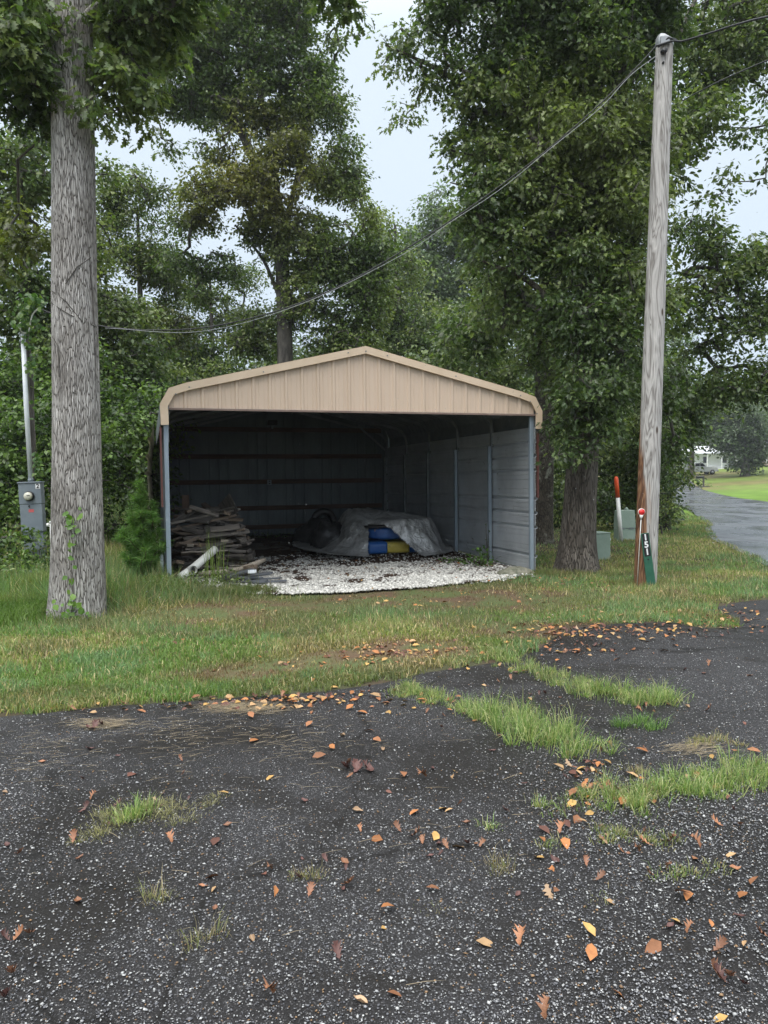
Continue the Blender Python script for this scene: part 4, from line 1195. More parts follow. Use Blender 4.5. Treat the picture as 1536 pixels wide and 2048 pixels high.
# hazy trees in the middle gap
simple_tree('pale distant tree in the gap right of the tall tree', 870, 52, 420, .25,
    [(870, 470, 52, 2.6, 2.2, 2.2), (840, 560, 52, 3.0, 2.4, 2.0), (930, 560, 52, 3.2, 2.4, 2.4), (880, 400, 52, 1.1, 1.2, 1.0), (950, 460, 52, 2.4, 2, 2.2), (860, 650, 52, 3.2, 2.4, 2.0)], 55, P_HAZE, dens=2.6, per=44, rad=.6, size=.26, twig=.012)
simple_tree('mid green tree right behind the carport ridge', 790, 36, 450, .2,
    [(780, 500, 36, 1.5, 1.4, 1.3), (760, 600, 36, 1.8, 1.5, 1.5), (830, 640, 36, 1.8, 1.5, 1.4), (750, 450, 36, .9, 1, .8), (820, 540, 36, 1.2, 1.2, .9), (770, 690, 36, 2.2, 1.5, 1.2), (860, 710, 36, 1.8, 1.5, 1.0)], 56, P_MID, dens=6, per=44, rad=.42, size=.17, twig=.009)
simple_tree('dark tree between the carport ridge and the big oak', 960, 22, 600, .15,
    [(900, 700, 22, 1.1, 1, .7), (960, 650, 22, 1.2, 1, 1.0), (1010, 720, 22, 1.3, 1, .9), (930, 760, 22, 1.5, 1, .7), (1000, 560, 22, .8, .9, .7)], 57, P_DARK, hole=.42, dens=14)
# right hand trees
bG = gpt(1475, 17.5)
simple_tree('tree overhanging the lane right of the utility pole', 1640, 17.5, 60, .16,
    [(1440, 100, 17.5, 1.3, 1.2, 1.2), (1500, 200, 17.5, 1.1, 1.2, .9), (1390, 230, 17, .9, 1, .9), (1420, 350, 17.5, .5, .8, .6), (1380, 460, 17.5, .8, .9, .8), (1470, 500, 17.5, 1.1, 1, .55), (1540, 560, 17.5, .9, 1, .9), (1420, 600, 17.5, 1.0, 1, .8),
     (1500, 680, 17.5, 1.2, 1, .8), (1400, 740, 17.5, 1.0, 1, .8), (1530, 40, 17.5, 1.1, 1, 1.0), (1560, 330, 17.5, .5, .6, .5), (1370, 30, 17.5, 1.0, 1, .9), (1460, 760, 17.5, 1.0, 1, .5), (1530, 760, 17.5, 1.0, 1, .5)], 58, P_DARK, hole=.44, dens=17, size=.12, rad=.3)
simple_tree('low bushy tree at the bend of the lane behind the pole', 1330, 21, 700, .14,
    [(1340, 830, 21, 1.1, 1, .8), (1352, 895, 21, .42, .7, .6), (1320, 920, 21, .9, 1, .8), (1350, 970, 21, .45, .8, .35), (1290, 840, 21, 1.0, 1, .8), (1375, 800, 21, .8, .9, .5), (1440, 790, 21, .6, .8, .4)], 59, P_MID, hole=.38, dens=22, size=.11, rad=.28)
simple_tree('far round tree on the lawn across the lane', 1490, 103, 880, .55,
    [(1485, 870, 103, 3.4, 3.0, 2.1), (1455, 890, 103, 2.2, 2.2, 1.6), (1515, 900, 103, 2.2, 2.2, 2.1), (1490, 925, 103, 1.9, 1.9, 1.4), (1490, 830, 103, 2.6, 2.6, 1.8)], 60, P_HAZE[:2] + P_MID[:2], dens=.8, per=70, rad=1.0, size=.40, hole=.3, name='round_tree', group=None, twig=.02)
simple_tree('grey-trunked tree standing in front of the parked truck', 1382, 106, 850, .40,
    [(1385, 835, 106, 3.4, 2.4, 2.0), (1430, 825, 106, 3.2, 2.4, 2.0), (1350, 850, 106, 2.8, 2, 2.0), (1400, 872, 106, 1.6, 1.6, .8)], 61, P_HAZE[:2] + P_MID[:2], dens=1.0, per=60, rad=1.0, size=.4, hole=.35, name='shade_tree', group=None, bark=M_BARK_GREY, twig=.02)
print('CLUMPS', STATS)

# --- understorey shrubs
def shrub(label, blobs, seed, pal, dens=30, per=42, rad=.24, size=.10, tm=LEAF_DIAM, name='shrub', group='shrubs at the edge of the wood', hole=.3, cat='shrub', upb=.6):
    r = np.random.default_rng(seed)
    C = blob_centers(blobs, dens, r, hole, 1.5)
    c0 = at(*blobs[0][:3]); base = np.array([c0[0], c0[1], g1(c0[0], c0[1])])
    C[:, 2] = np.maximum(C[:, 2], gh(C[:, 0], C[:, 1]) + 0.05)
    root = empty(name, base, 0, label, cat, group)
    V, F, c = leaf_cloud(C, per, rad, .7, size, tm, pal, seed, .4, None, upb)
    link('foliage', np_mesh('foliage', V - base, F, M_LEAF, c), root)
    S = base + np.stack([r.normal(0, .25, 8), r.normal(0, .2, 8), np.zeros(8)], -1)
    allp, parent, cnt, m = skeleton(S, None, C, r)
    k = np.arange(m, len(allp)); pa = parent[k]
    V, F = tube_np(allp[pa] - base, allp[k] - base, np.minimum(.004 * np.sqrt(cnt[k]) * 1.3, .03), np.minimum(.004 * np.sqrt(cnt[k]), .025), 3, .08, r)
    link('stems', np_mesh('stems', V, F, M_BARK_DARK, None, True), root)
    return root
P_UND = [(0.025, 0.05, 0.014), (0.045, 0.085, 0.022), (0.075, 0.13, 0.032), (0.13, 0.20, 0.05)]
shrub('dense green thicket behind the meter box', [(20, 900, 14, .9, .8, .9), (90, 960, 14, .7, .7, .8), (20, 1020, 13.5, .8, .7, .6), (-60, 950, 13.5, .9, .8, 1.0), (110, 860, 14.5, .9, .8, .8)], 71, P_UND)
shrub('thicket between the white oak and the carport', [(250, 900, 15.5, .9, .8, .9), (220, 1000, 15, .7, .7, .7), (290, 980, 15.5, .7, .7, .8), (200, 850, 16, 1.0, .8, .9), (300, 840, 16.5, .9, .8, .8)], 72, P_UND)
shrub('weedy bush hugging the foot of the meter box', [(40, 1130, 11.0, .45, .4, .22), (90, 1110, 11.3, .3, .3, .25), (0, 1100, 11.2, .45, .4, .35), (10, 1165, 10.2, .45, .4, .16), (-50, 1120, 10.8, .5, .4, .35), (62, 1085, 11.35, .18, .12, .2)], 73, P_UND, dens=70, rad=.15, size=.075)
shrub('dark bushes in the shade behind the green utility boxes', [(1200, 1010, 21, 1.2, .9, .7), (1280, 1000, 21.5, 1.0, .9, .8), (1120, 1010, 21, 1.1, .9, .8), (1300, 1040, 21, .6, .8, .35), (1150, 930, 22, 1.4, 1, .9), (1250, 920, 22, 1.4, 1, 1.0)], 74, P_DARK, dens=16, rad=.3, size=.12)
shrub('bright bush at the inside of the lane bend', [(1335, 1000, 19, .4, .6, .35), (1330, 1030, 18.9, .3, .4, .2), (1345, 960, 19.5, .4, .6, .3)], 75, P_MID, dens=40, rad=.2, size=.09)
shrub('leafy undergrowth far left below the thin trees', [(60, 800, 16, 1.3, 1, 1.0), (140, 760, 16.5, 1.2, 1, .9), (-40, 780, 16, 1.3, 1, 1.0)], 76, P_UND, dens=16, rad=.3, size=.11)
shrub('tall undergrowth showing over the carport roof at the left', [(330, 780, 21, 1.3, 1, .8), (250, 790, 20, 1.2, 1, .9), (400, 760, 22, 1.3, 1, .6)], 77, P_DARK, dens=14, rad=.32, size=.12)

# --- far wood: one mass
r = np.random.default_rng(90)
fb = []
for k in range(46):
    px = -260 + k * 43
    Yf = r.uniform(44, 62)
    for h in range(3):
        top = 700 + 40 * math.sin(k * 1.3) + r.uniform(-25, 25)
        if 730 < px < 1000: top -= 30
        if px > 1335: top = 800 + r.uniform(-20, 20)
        if px > 1335: Yf2 = r.uniform(135, 150)
        else: Yf2 = Yf
        sc_ = Yf2 / 50
        fb.append((px + r.uniform(-20, 20), top + 30 + h * 75, Yf2, 2.0 * sc_, 1.6 * sc_, 1.7 * sc_))
C = blob_centers(fb, 1.0, r, .3, .5)
ks = C[:, 1] / 50
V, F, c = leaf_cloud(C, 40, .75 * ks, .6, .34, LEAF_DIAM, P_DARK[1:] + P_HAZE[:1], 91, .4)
o = link('far_wood', np_mesh('far_wood', V, F, M_LEAF, c)); tag(o, 'mass of woodland far behind everything', None, None, 'stuff')
# forest-floor undergrowth mass
fb = []
for k in range(40):
    Yf = r.uniform(23, 34); px = -150 + k * 37
    if px > 1300: continue
    fb.append((px, 985 + r.uniform(-20, 20), Yf, 1.5, 1.2, 1.3)); fb.append((px, 880 + r.uniform(-30, 30), Yf + 4, 1.7, 1.2, 1.6)); fb.append((px, 790 + r.uniform(-30, 30), Yf + 6, 1.9, 1.2, 1.4))
C = blob_centers(fb, 2.2, r, .28, .8)
V, F, c = leaf_cloud(C, 36, .5, .6, .2, LEAF_DIAM, P_DARK, 92, .4)
o = link('undergrowth', np_mesh('undergrowth', V, F, M_LEAF, c)); tag(o, 'shaded undergrowth filling the wood', None, None, 'stuff')


# ------------------------------------------------------------------ carport
SHED = empty('carport', (CO[0], CO[1], 0.0), YAW, 'open steel carport with beige gable, grey ribbed walls and a gravel floor', 'carport')
UC, HW = 2.87, 2.85
prof_out = [(-.045, 2.32), (-.05, 2.605), (.07, 2.822), (.31, 2.902), (UC, 3.507)]
prof_r = [(2 * UC - u, h) for u, h in prof_out][::-1]

def offset_in(p, q, w):
    """inner edge of a trim strip running p->q, to its right-hand side"""
    d = np.array(q) - np.array(p); d /= np.linalg.norm(d)
    return np.array([d[1], -d[0]]) * w

def trim_piece(poly, v0=-.075, v1=-.045, z=0.0):
    m = MB()
    n = len(poly)
    f = [(u, v0, h) for u, h in poly]; b = [(u, v1, h) for u, h in poly]
    m.add(f + b, [tuple(range(n))[::-1], tuple(range(n, 2 * n))] + [(i, (i + 1) % n, (i + 1) % n + n, i + n) for i in range(n)])
    # return flange lying over the roof edge
    (u0, h0), (u1, h1) = poly[0], poly[1]
    m.add([(u0, v0 + .001, h0 + .003), (u1, v0 + .001, h1 + .003), (u1, .10, h1 + .003), (u0, .10, h0 + .003)], [(0, 1, 2, 3)])
    return m
TW = .105
def inner_of(pts, w):
    out = []
    for i, p in enumerate(pts):
        nrm = []
        if i > 0: nrm.append(offset_in(pts[i - 1], p, 1.0))
        if i < len(pts) - 1: nrm.append(offset_in(p, pts[i + 1], 1.0))
        a = sum(nrm); a = a / np.linalg.norm(a); c = max(0.5, float(a @ nrm[0]))
        out.append(np.array(p) + a * w / c)
    return out
full = prof_out + [(2.9 + (2 * UC - .31 - UC) * 0 , 3.507)][:0] + prof_r[1:]
inn = inner_of(full, TW)
splits = [0, 1, 2, 3, 4, 5, 6, 7, 8]
extra = {3: 0.42, 4: 0.55}
for i in range(len(full) - 1):
    p, q = np.array(full[i]), np.array(full[i + 1]); pi, qi = inn[i], inn[i + 1]
    cuts = [0, 1] if i not in extra else [0, extra[i], 1]
    for a, b in zip(cuts[:-1], cuts[1:]):
        P0, P1 = p + (q - p) * a, p + (q - p) * b; I0, I1 = pi + (qi - pi) * a, pi + (qi - pi) * b
        o_ = .0015 * ((i + int(a > 0)) % 2)
        trim_piece([tuple(P0), tuple(P1), tuple(I1), tuple(I0)], -.078 - o_, -.048 - o_ * .5).build('trim_strip', M_BEIGE2, SHED)
# screws on the trim and gable
ms = MB()
for (u, h) in [(.06, 2.55), (.16, 2.74), (.34, 2.84), (1.36, 3.08), (2.87, 3.43), (2.60, 3.40), (3.2, 3.38), (4.3, 3.11), (5.40, 2.84), (5.57, 2.75), (5.69, 2.56)]:
    ms.box(u - .008, u + .008, -.086, -.076, h - .008, h + .008)
tag(ms.build('screws', M_FRAME, SHED), kind='stuff')

def roof_h(u, w=TW * .95):
    pts = inn
    return np.interp(u, [p[0] for p in full[1:-1]], [p[1] for p in full[1:-1]]) - .045
def rib_profile(s0, s1, pos, w=.024, depth=.020, minor=True, pitch=.2335):
    """sample points across a ribbed sheet: (s, offset)"""
    S = [(s0, 0)]
    for p in pos:
        if minor:
            for k in (1, 2):
                q = p + pitch * k / 3.0
                if s0 < q - .008 and q + .008 < s1: S += [(q - .007, 0), (q - .003, depth * .22), (q + .003, depth * .22), (q + .007, 0)]
        if s0 < p - w - .01 and p + w + .01 < s1:
            S += [(p - w - .008, 0), (p - w * .55, depth), (p + w * .55, depth), (p + w + .008, 0)]
    S.append((s1, 0))
    S = sorted(set(S))
    return S
GR = [2.39 + .2335 * k for k in range(-11, 16)]
def gable_sheets(v, mat, name, h0, ribs, sheet_w=.92, out=-1):
    edges = [.07]
    x = 2.39 - .2335 * 10 + .09
    while x < 5.62:
        edges.append(x); x += .934
    edges.append(5.67)
    for a, b in zip(edges[:-1], edges[1:]):
        if b - a < .02: continue
        S = rib_profile(a, b, ribs)
        vs, fs = [], []
        for s_, o_ in S:
            vs += [(s_, v + out * o_, h0), (s_, v + out * o_, float(roof_h(s_)) + .03)]
        fs = [(2 * i, 2 * i + 2, 2 * i + 3, 2 * i + 1) for i in range(len(S) - 1)]
        MB().add(vs, fs).build(name, mat, SHED)
gable_sheets(-.012, M_BEIGE, 'gable_sheet', 2.555, GR)
MB().box(.045, 5.695, -.036, -.004, 2.530, 2.557).build('header_trim', M_HEAD, SHED)
MB().box(.05, 5.63, .0, .055, 2.545, 2.60).build('header_beam', M_FRAME, SHED)
# small dent with a leaf stuck on the gable
# back wall: vertical ribbed sheets
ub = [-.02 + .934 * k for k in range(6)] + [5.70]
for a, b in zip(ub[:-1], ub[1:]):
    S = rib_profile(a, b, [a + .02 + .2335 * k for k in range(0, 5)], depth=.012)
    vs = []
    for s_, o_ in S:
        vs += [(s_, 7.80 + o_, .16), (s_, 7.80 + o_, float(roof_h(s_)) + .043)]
    MB().add(vs, [(2 * i, 2 * i + 2, 2 * i + 3, 2 * i + 1) for i in range(len(S) - 1)]).build('back_wall_sheet', M_GALV_DIM, SHED)
for k, h in enumerate((2.80, 2.14, 1.52, .87, .40)):
    MB().box(.12, 5.54, 7.70, 7.745, h - .055, h + .055).build('wall_rail', M_GIRT, SHED, bevel=.004)
for u in (3.55,):
    pass
# side walls: horizontally ribbed sheets, lapped
def side_wall(u, sgn, mats, bulge=0.0):
    hs = [.06, .515, 1.44, 2.34]
    ribs = [.286 - .2335 + .2335 * k + .0 for k in range(0, 12)]
    bays = [(0.0, 3.12), (3.12, 7.80)]
    for (v0, v1) in bays:
        for k in range(3):
            a, b = hs[k], hs[k + 1] + .018
            S = rib_profile(a, b, [.28 + .2315 * j for j in range(-1, 10)], depth=.034)
            nv = 7
            vs, fs = [], []
            lap = .003 * (k % 2) + (.002 if v0 > 0 else 0)
            for j in range(nv):
                v = v0 + (v1 - v0) * j / (nv - 1)
                g_ = g1(*sh(u, v))
                for s_, o_ in S:
                    bl = bulge * math.sin(math.pi * min(1, max(0, (s_ - .5) / 2.2))) * (1 - v / 12) if bulge else 0
                    hh = s_ if k or s_ > a + .001 else max(.02, g_ + .03)
                    vs.append((u + sgn * (o_ + lap + bl), v, hh))
            n = len(S)
            fs = [(j * n + i, (j + 1) * n + i, (j + 1) * n + i + 1, j * n + i + 1) for j in range(nv - 1) for i in range(n - 1)]
            MB().add(vs, fs).build('side_wall_sheet', mats[k], SHED)
side_wall(5.705, 1, [M_GALV] * 3)
side_wall(.0 - .045, -1, [M_GREYBOX, M_OLIVE, M_OLIVE], .19)
MB().box(-.062, -.036, -.02, .02, 1.20, 2.30).build('red_edge_angle', M_REDEDGE, SHED)
MB().box(5.735, 5.760, -.02, .02, 1.22, 2.26).build('red_edge_angle', M_REDEDGE, SHED)
# roof: five ribbed sheets over the bows, curved down at the eaves
rp = [(-.052, 2.30)] + [(u, h + .002) for u, h in prof_out[1:]] + [(u, h + .002) for u, h in prof_r[1:-1]] + [(2 * UC + .052, 2.30)]
for k in range(5):
    v0, v1 = -.05 + 1.574 * k, -.05 + 1.574 * (k + 1)
    vs, fs = [], []
    S = rib_profile(v0, v1, [v0 + .02 + .2335 * j for j in range(8)], depth=.018, minor=False)
    for (u, h) in rp:
        for s_, o_ in S: vs.append((u, s_, h + o_ * .9 - .004))
    n = len(S)
    fs = [(j * n + i, (j + 1) * n + i, (j + 1) * n + i + 1, j * n + i + 1) for j in range(len(rp) - 1) for i in range(n - 1)]
    MB().add(vs, fs).build('roof_sheet', M_FRAME, SHED)  # dark frame steel puts the shade under the roof into the colour
# frames: legs and bent roof bows
def bow(v):
    pts = [(.035, v, 2.10), (.035, v, 2.40), (.06, v, 2.56), (.15, v, 2.68), (.32, v, 2.76), (UC, v, 3.36)]
    pts += [(2 * UC - a, b, c) for a, b, c in pts[:-1]][::-1]
    m = MB().tube(pts, .037, 4, True, True)
    return m
for k in range(6):
    v = .03 + 1.552 * k if k else .05
    bow(v).build('roof_bow', M_FRAME, SHED)
    for u in (.020, 5.655):
        gg = g1(*sh(u, v))
        m = MB().box(u - .031, u + .031, v - .031, v + .031, gg - .05, 2.115 if k else 2.53)
        m.build('front_post' if k == 0 else 'wall_post', M_POST if (k < 1 or (u > 1 and k < 3)) else M_FRAME, SHED, bevel=.004)  # inner posts get darker steel, interior shade painted in
MB().box(.0, .06, .1, 7.8, .02, .05).build('base_rail', M_FRAME, SHED)
MB().box(5.62, 5.68, .1, 7.8, .02, .05).build('base_rail', M_FRAME, SHED)
MB().box(5.60, 5.76, 7.815, 7.845, .1, 2.80).build('corner_light_stop', M_GALV_DIM, SHED)  # strips added behind the back corners to block light leaks
MB().box(5.60, 5.80, 7.85, 7.87, 2.10, 2.62).build('corner_light_stop', M_GALV_DIM, SHED)
MB().box(-.075, .03, 7.80, 7.835, .1, 2.62).build('corner_light_stop', M_GALV_DIM, SHED)
# dark braces in the back right corner
MB().tube([(5.60, 7.6, 2.3), (4.9, 7.6, 2.9)], .03, 4, True, True).build('corner_brace', M_FRAME, SHED)

def shed_world(u, v, h=0.0):
    x, y = sh(u, v); return (x, y, h)

t = empty('floodlight', shed_world(2.71, 7.60, 2.92), YAW, 'small dark floodlight fixed high on the back wall of the carport', 'floodlight')
MB().box(-.12, .12, -.06, .06, -.02, .10).build('lamp_housing', M_BLACK, t, bevel=.012)
MB().box(-.02, .02, .0, .10, -.10, -.02).build('bracket', M_FRAME, t)
t = empty('power_outlet', shed_world(2.62, 7.69, 1.50), YAW, 'small grey outlet box on the middle rail of the back wall', 'outlet')
MB().box(-.05, .05, -.03, .005, -.06, .06).build('outlet_box', M_GREYBOX, t, bevel=.005)
mm = MB()
for dz in (-.028, .028): mm.box(-.018, .018, -.036, -.0305, dz - .014, dz + .014)
mm.build('sockets', M_BLACK, t)

# ------------------------------------------------------------------ scrap wood pile
r = random.Random(12)
plank_meshes = []
for k in range(12):
    L = [.45, .6, .75, .9, 1.1, .5, .7, .4, .8, 1.0, .55, .35][k]
    w = [.09, .14, .10, .16, .09, .09, .19, .12, .075, .10, .24, .09][k]
    th = [.04, .025, .05, .022, .04, .09, .02, .05, .03, .045, .018, .075][k]
    m = MB()
    nseg = 5
    rr_ = random.Random(k)
    vs, fs = [], []
    for i in range(nseg + 1):
        x = -L / 2 + L * i / nseg + (rr_.uniform(-.02, .02) if i in (0, nseg) else 0)
        b_ = .006 * math.sin(i * 1.7 + k)
        jw = rr_.uniform(.93, 1.03)
        vs += [(x, -w / 2 * jw, -th / 2 + b_), (x + (rr_.uniform(-.03, .03) if i in (0, nseg) else 0), w / 2 * jw, -th / 2 + b_), (x, w / 2 * jw, th / 2 + b_), (x, -w / 2 * jw, th / 2 + b_)]
    for i in range(nseg):
        a = 4 * i
        for j in range(4): fs.append((a + j, a + (j + 1) % 4, a + 4 + (j + 1) % 4, a + 4 + j))
    fs += [(3, 2, 1, 0), tuple(4 * nseg + j for j in range(4))]
    m.add(vs, fs)
    plank_meshes.append(m.mesh('board', M_WOODS[k % 3], bevel=.002))
zf = lambda u, v: g1(*sh(u, v)) + .03
cnt = 0
LBL = 'weathered scrap board lying in the jumbled wood pile inside the left of the carport'
for layer in range(12):
    h = .05 + layer * .082
    umax = 1.38 - .020 * layer; vmin = .75 + .085 * layer; vmax = 2.9
    for j in range(13 if layer < 9 else 8):
        me = plank_meshes[r.randrange(12)]
        endon = r.random() < .65
        L = me.vertices and max(v.co.x for v in me.vertices)
        if endon:
            yaw = math.pi / 2 + r.uniform(-.75, .75)
            u = r.uniform(.14, umax); v = vmin + L + r.uniform(-.10, .35)
        else:
            yaw = r.uniform(-.45, .45)
            u = r.uniform(.1 + L, max(.12 + L, umax - L * .8)); v = vmin + r.uniform(.0, .5)
        if r.random() < .25: v = r.uniform(vmin + .4, vmax - .4)
        x, y = sh(u, v)
        o = link('board', me, None, (x, y, zf(u, v) + h + r.uniform(-.02, .02)), (r.uniform(-.4, .4), r.uniform(-.24, .24), YAW + yaw))
        ki = plank_meshes.index(me) % 3
        lb = '%s scrap board %s of the jumbled wood pile, on its %s side' % (('grey', 'brown', 'dark')[ki], 'at the foot' if layer < 4 else 'in the middle' if layer < 8 else 'near the top', 'left' if u < .6 else 'right')
        tag(o, lb, 'board', lb.replace('scrap board', 'scrap boards')); cnt += 1

def beam(name, label, p0, p1, w, h, mat, roll=0.0, cat='board', group=None, bevel=.004):
    p0, p1 = Vector(p0), Vector(p1); d = p1 - p0
    q = d.to_track_quat('X', 'Z')
    o = MB().box(-d.length / 2, d.length / 2, -w / 2, w / 2, -h / 2, h / 2).build(name, mat, None, bevel=bevel)
    o.location = (p0 + p1) / 2
    o.rotation_euler = (q.to_matrix() @ Matrix.Rotation(roll, 3, 'X')).to_euler()
    return tag(o, label, cat, group)
def S3(u, v, h): 
    x, y = sh(u, v); return (x, y, h + g1(x, y) + .03)
beam('long_plank', 'long grey plank on top of the wood pile with one end sticking out', S3(.05, 1.65, .80), S3(1.22, 1.95, 1.00), .10, .035, M_WOODS[0])
beam('long_plank', 'second long plank just below the topmost protruding one', S3(.05, 1.55, .70), S3(1.14, 1.85, .90), .12, .035, M_WOODS[1])
beam('thick_beam', 'thick squared beam sloping down out of the pile, its sawn end towards us', S3(.80, 2.2, .78), S3(1.22, 1.45, .50), .12, .12, M_WOODS[0], .5, 'beam')
beam('panel_board', 'wide dark panel leaning back on top of the wood pile', S3(.98, 2.1, 1.16), S3(1.10, 1.9, .86), .34, .02, M_WOODS[2], 1.45, 'panel')
beam('panel_board', 'grey flat sheet lying on the upper left of the wood pile', S3(.25, 1.9, .93), S3(.75, 1.7, .86), .40, .02, M_WOODS[0], .35, 'panel')
beam('brown_post', 'short reddish brown post end rising at the back of the wood pile', S3(.38, 2.6, .75), S3(.38, 2.7, 1.22), .12, .09, M_GIRT, 0, 'post')
beam('thin_board', 'crossed thin board resting on the top left of the pile', S3(.10, 1.7, .80), S3(.55, 1.9, 1.04), .09, .03, M_WOODS[0], .6)
beam('thin_board', 'light board slanting down to the right on the top of the pile', S3(.40, 1.8, 1.07), S3(.86, 1.75, .90), .10, .03, M_WOODS[0], .4)
beam('pale_block', 'small block with a pale painted top in the middle left of the pile', S3(.30, .80, .50), S3(.40, .79, .50), .07, .035, M_PALEWOOD, 0, 'block')
beam('pale_block', 'block with a pale painted top in the middle right of the pile', S3(.82, 1.0, .56), S3(.93, .98, .56), .07, .035, M_PALEWOOD, 0, 'block')
beam('short_log', 'short round log end sticking out beside the thick beam', S3(1.10, 2.0, .56), S3(1.34, 1.7, .50), .10, .10, M_WOODS[1], 0, 'log', bevel=.03)
# white pipe with an open elbow end
t = empty('drain_pipe', S3(.16, .25, 0.0), YAW, 'dirty white pipe with an open end lying against the foot of the wood pile', 'pipe')
pp = [(0, 0, .06), (.16, .14, .14), (.36, .34, .27), (.55, .52, .40)]
MB().tube(pp, .058, 14, True).build('pipe', M_WHITEP, t, True)
mm = MB(); mm.tube([(.16, .12, .15), (.20, .05, .15)], [.062, .066], 14, False); mm.build('socket_rim', M_WHITEP, t, True)
mm = MB(); mm.tube([(.195, .055, .15), (.20, .052, .15)], [.05, .05], 14, True); mm.build('pipe_shade_disc', M_BLACK, t)  # black disc painted in for the shade inside the open end
# long bare branch
bp = [S3(.45, .55, .10), S3(.80, .72, .12), S3(1.10, .95, .13), S3(1.42, 1.15, .20), S3(1.52, 1.25, .22)]
o = MB().tube(bp, [.030, .036, .038, .040, .036], 8).build('dead_branch', M_PALEWOOD, None, True)
tag(o, 'long bare pale branch lying across the front of the wood pile', 'branch')
# charred boards in front
specs = [(1.02, .42, .14, .55, .12, .6, .1), (1.28, .45, .10, .50, .11, -.6, .12), (1.40, .32, .06, .46, .10, -.5, .05), (1.15, .30, .08, .42, .10, .35, -.1), (1.00, .30, .05, .34, .09, -.2, .1),
         (1.42, .12, .035, .50, .07, -.05, .02), (1.22, .18, .05, .36, .10, -.3, .03), (.90, .45, .05, .40, .09, .5, .0)]
for k, (u, v, h, L, w, yaw, pit) in enumerate(specs):
    x, y = sh(u, v)
    o = MB().box(-L / 2, L / 2, -w / 2, w / 2, -.014, .014).build('dark_slat', M_CHAR, None, bevel=.003)
    o.location = (x, y, g1(x, y) + .03 + h); o.rotation_euler = (0.15 * math.sin(k * 2), -pit, YAW + yaw)
    tag(o, 'charcoal grey slat in the small heap on the gravel in front of the wood pile', 'slat', 'dark slats in the small heap')
beam('pale_shard', 'small white shard on the dark slat heap', S3(1.13, .26, .17), S3(1.25, .24, .18), .10, .02, M_WHITE, .3, 'shard')

# ------------------------------------------------------------------ tarpaulin over boats
TC = (4.30, 3.95)
na, nr = 420, 150
th = np.linspace(0, 2 * np.pi, na, endpoint=False); rr = np.linspace(0, 1.16, nr)
TH, RR = np.meshgrid(th, rr, indexing='ij')
ct, st = np.cos(TH), np.sin(TH)
sup = 1 / ((np.abs(ct) ** 2.8 + np.abs(st) ** 2.8) ** (1 / 2.8))
low = vnoise(ct * 1.5 + 5, st * 1.5 + 5, RR * .5, 3) - .5
fold = (1 - np.abs(2 * fbm(ct * 3 + 9, st * 3 + 9, RR * .5, 5, 3) - 1)) - .5
leftw = sstep(.1, -.8, ct)
Ue = TC[0] + 1.13 * sup * ct * RR * (1 + .05 * low + (.05 + .16 * leftw) * fold * sstep(.8, 1.1, RR)) - .14 * leftw * sstep(.75, 1.1, RR)
Ve = TC[1] + 1.38 * sup * st * RR * (1 + .03 * low + .06 * fold * sstep(.85, 1.1, RR))
Htop = .67 - .10 * sstep(4.3, 5.3, Ue) - .10 * sstep(3.7, 3.1, Ue) + .04 * np.sin(Ve * 2.3 + Ue) 
drop = sstep(.85 - .32 * leftw, 1.03, RR + .06 * fold + .04 * low)
Hh = Htop * (1 - drop) + .02
def worley(x, y, z, n, seed, span=(2.6, 3.4, 1.0)):
    r_ = np.random.default_rng(seed)
    Q = r_.random((n, 3)) * np.array(span) + np.array([TC[0] - span[0] / 2, TC[1] - span[1] / 2, -.05])
    f1 = np.full(x.shape, 1e9)
    for q in Q:
        f1 = np.minimum(f1, (x - q[0]) ** 2 + (y - q[1]) ** 2 + (z - q[2]) ** 2)
    return np.sqrt(f1)
wa = worley(Ue, Ve, Hh, 120, 3); wb = worley(Ue + .2 * Hh, Ve, Hh, 700, 4)
cr = .26 * wa + .34 * wb - .03
Hh += cr * (1 - .8 * drop) - .04
kx = drop * (1 - sstep(1.05, 1.16, RR) * .5)
Ue += cr * 1.3 * kx * ct; Ve += cr * 1.5 * kx * st
Hh = np.maximum(Hh, .012 + .4 * cr)
cutn = .02 * (vnoise(Hh * 9, Ue * 3, 0, 4) - .5)
lft = np.interp(Hh, [0, .30, .57], [3.67, 3.74, 3.82]) + cutn
rgt = np.interp(Hh, [0, .08, .57], [4.66, 4.56, 4.05]) + cutn
hole_ = (Ue > lft) & (Ue < rgt) & (Hh < .57) & (Ve < 3.4)
gx_, gy_ = CO[0] + AX[0] * Ue + AV[0] * Ve, CO[1] + AX[1] * Ue + AV[1] * Ve
Hh += .022 * Ve + .03
V = np.stack([Ue - TC[0], Ve - TC[1], Hh], -1).reshape(-1, 3)
I = np.arange(na * nr).reshape(na, nr)
F = np.stack([I[:, :-1], np.roll(I, -1, 0)[:, :-1], np.roll(I, -1, 0)[:, 1:], I[:, 1:]], -1).reshape(-1, 4)
F = F[~hole_.ravel()[F].any(1)]
o = link('tarpaulin', np_mesh('tarpaulin', V, F, M_TARP, None, True)); x, y = sh(*TC)
o.location = (x, y, 0); o.rotation_euler = (0, 0, YAW)
tag(o, 'crumpled silver-grey tarpaulin draped over blue boats inside the carport', 'tarpaulin')
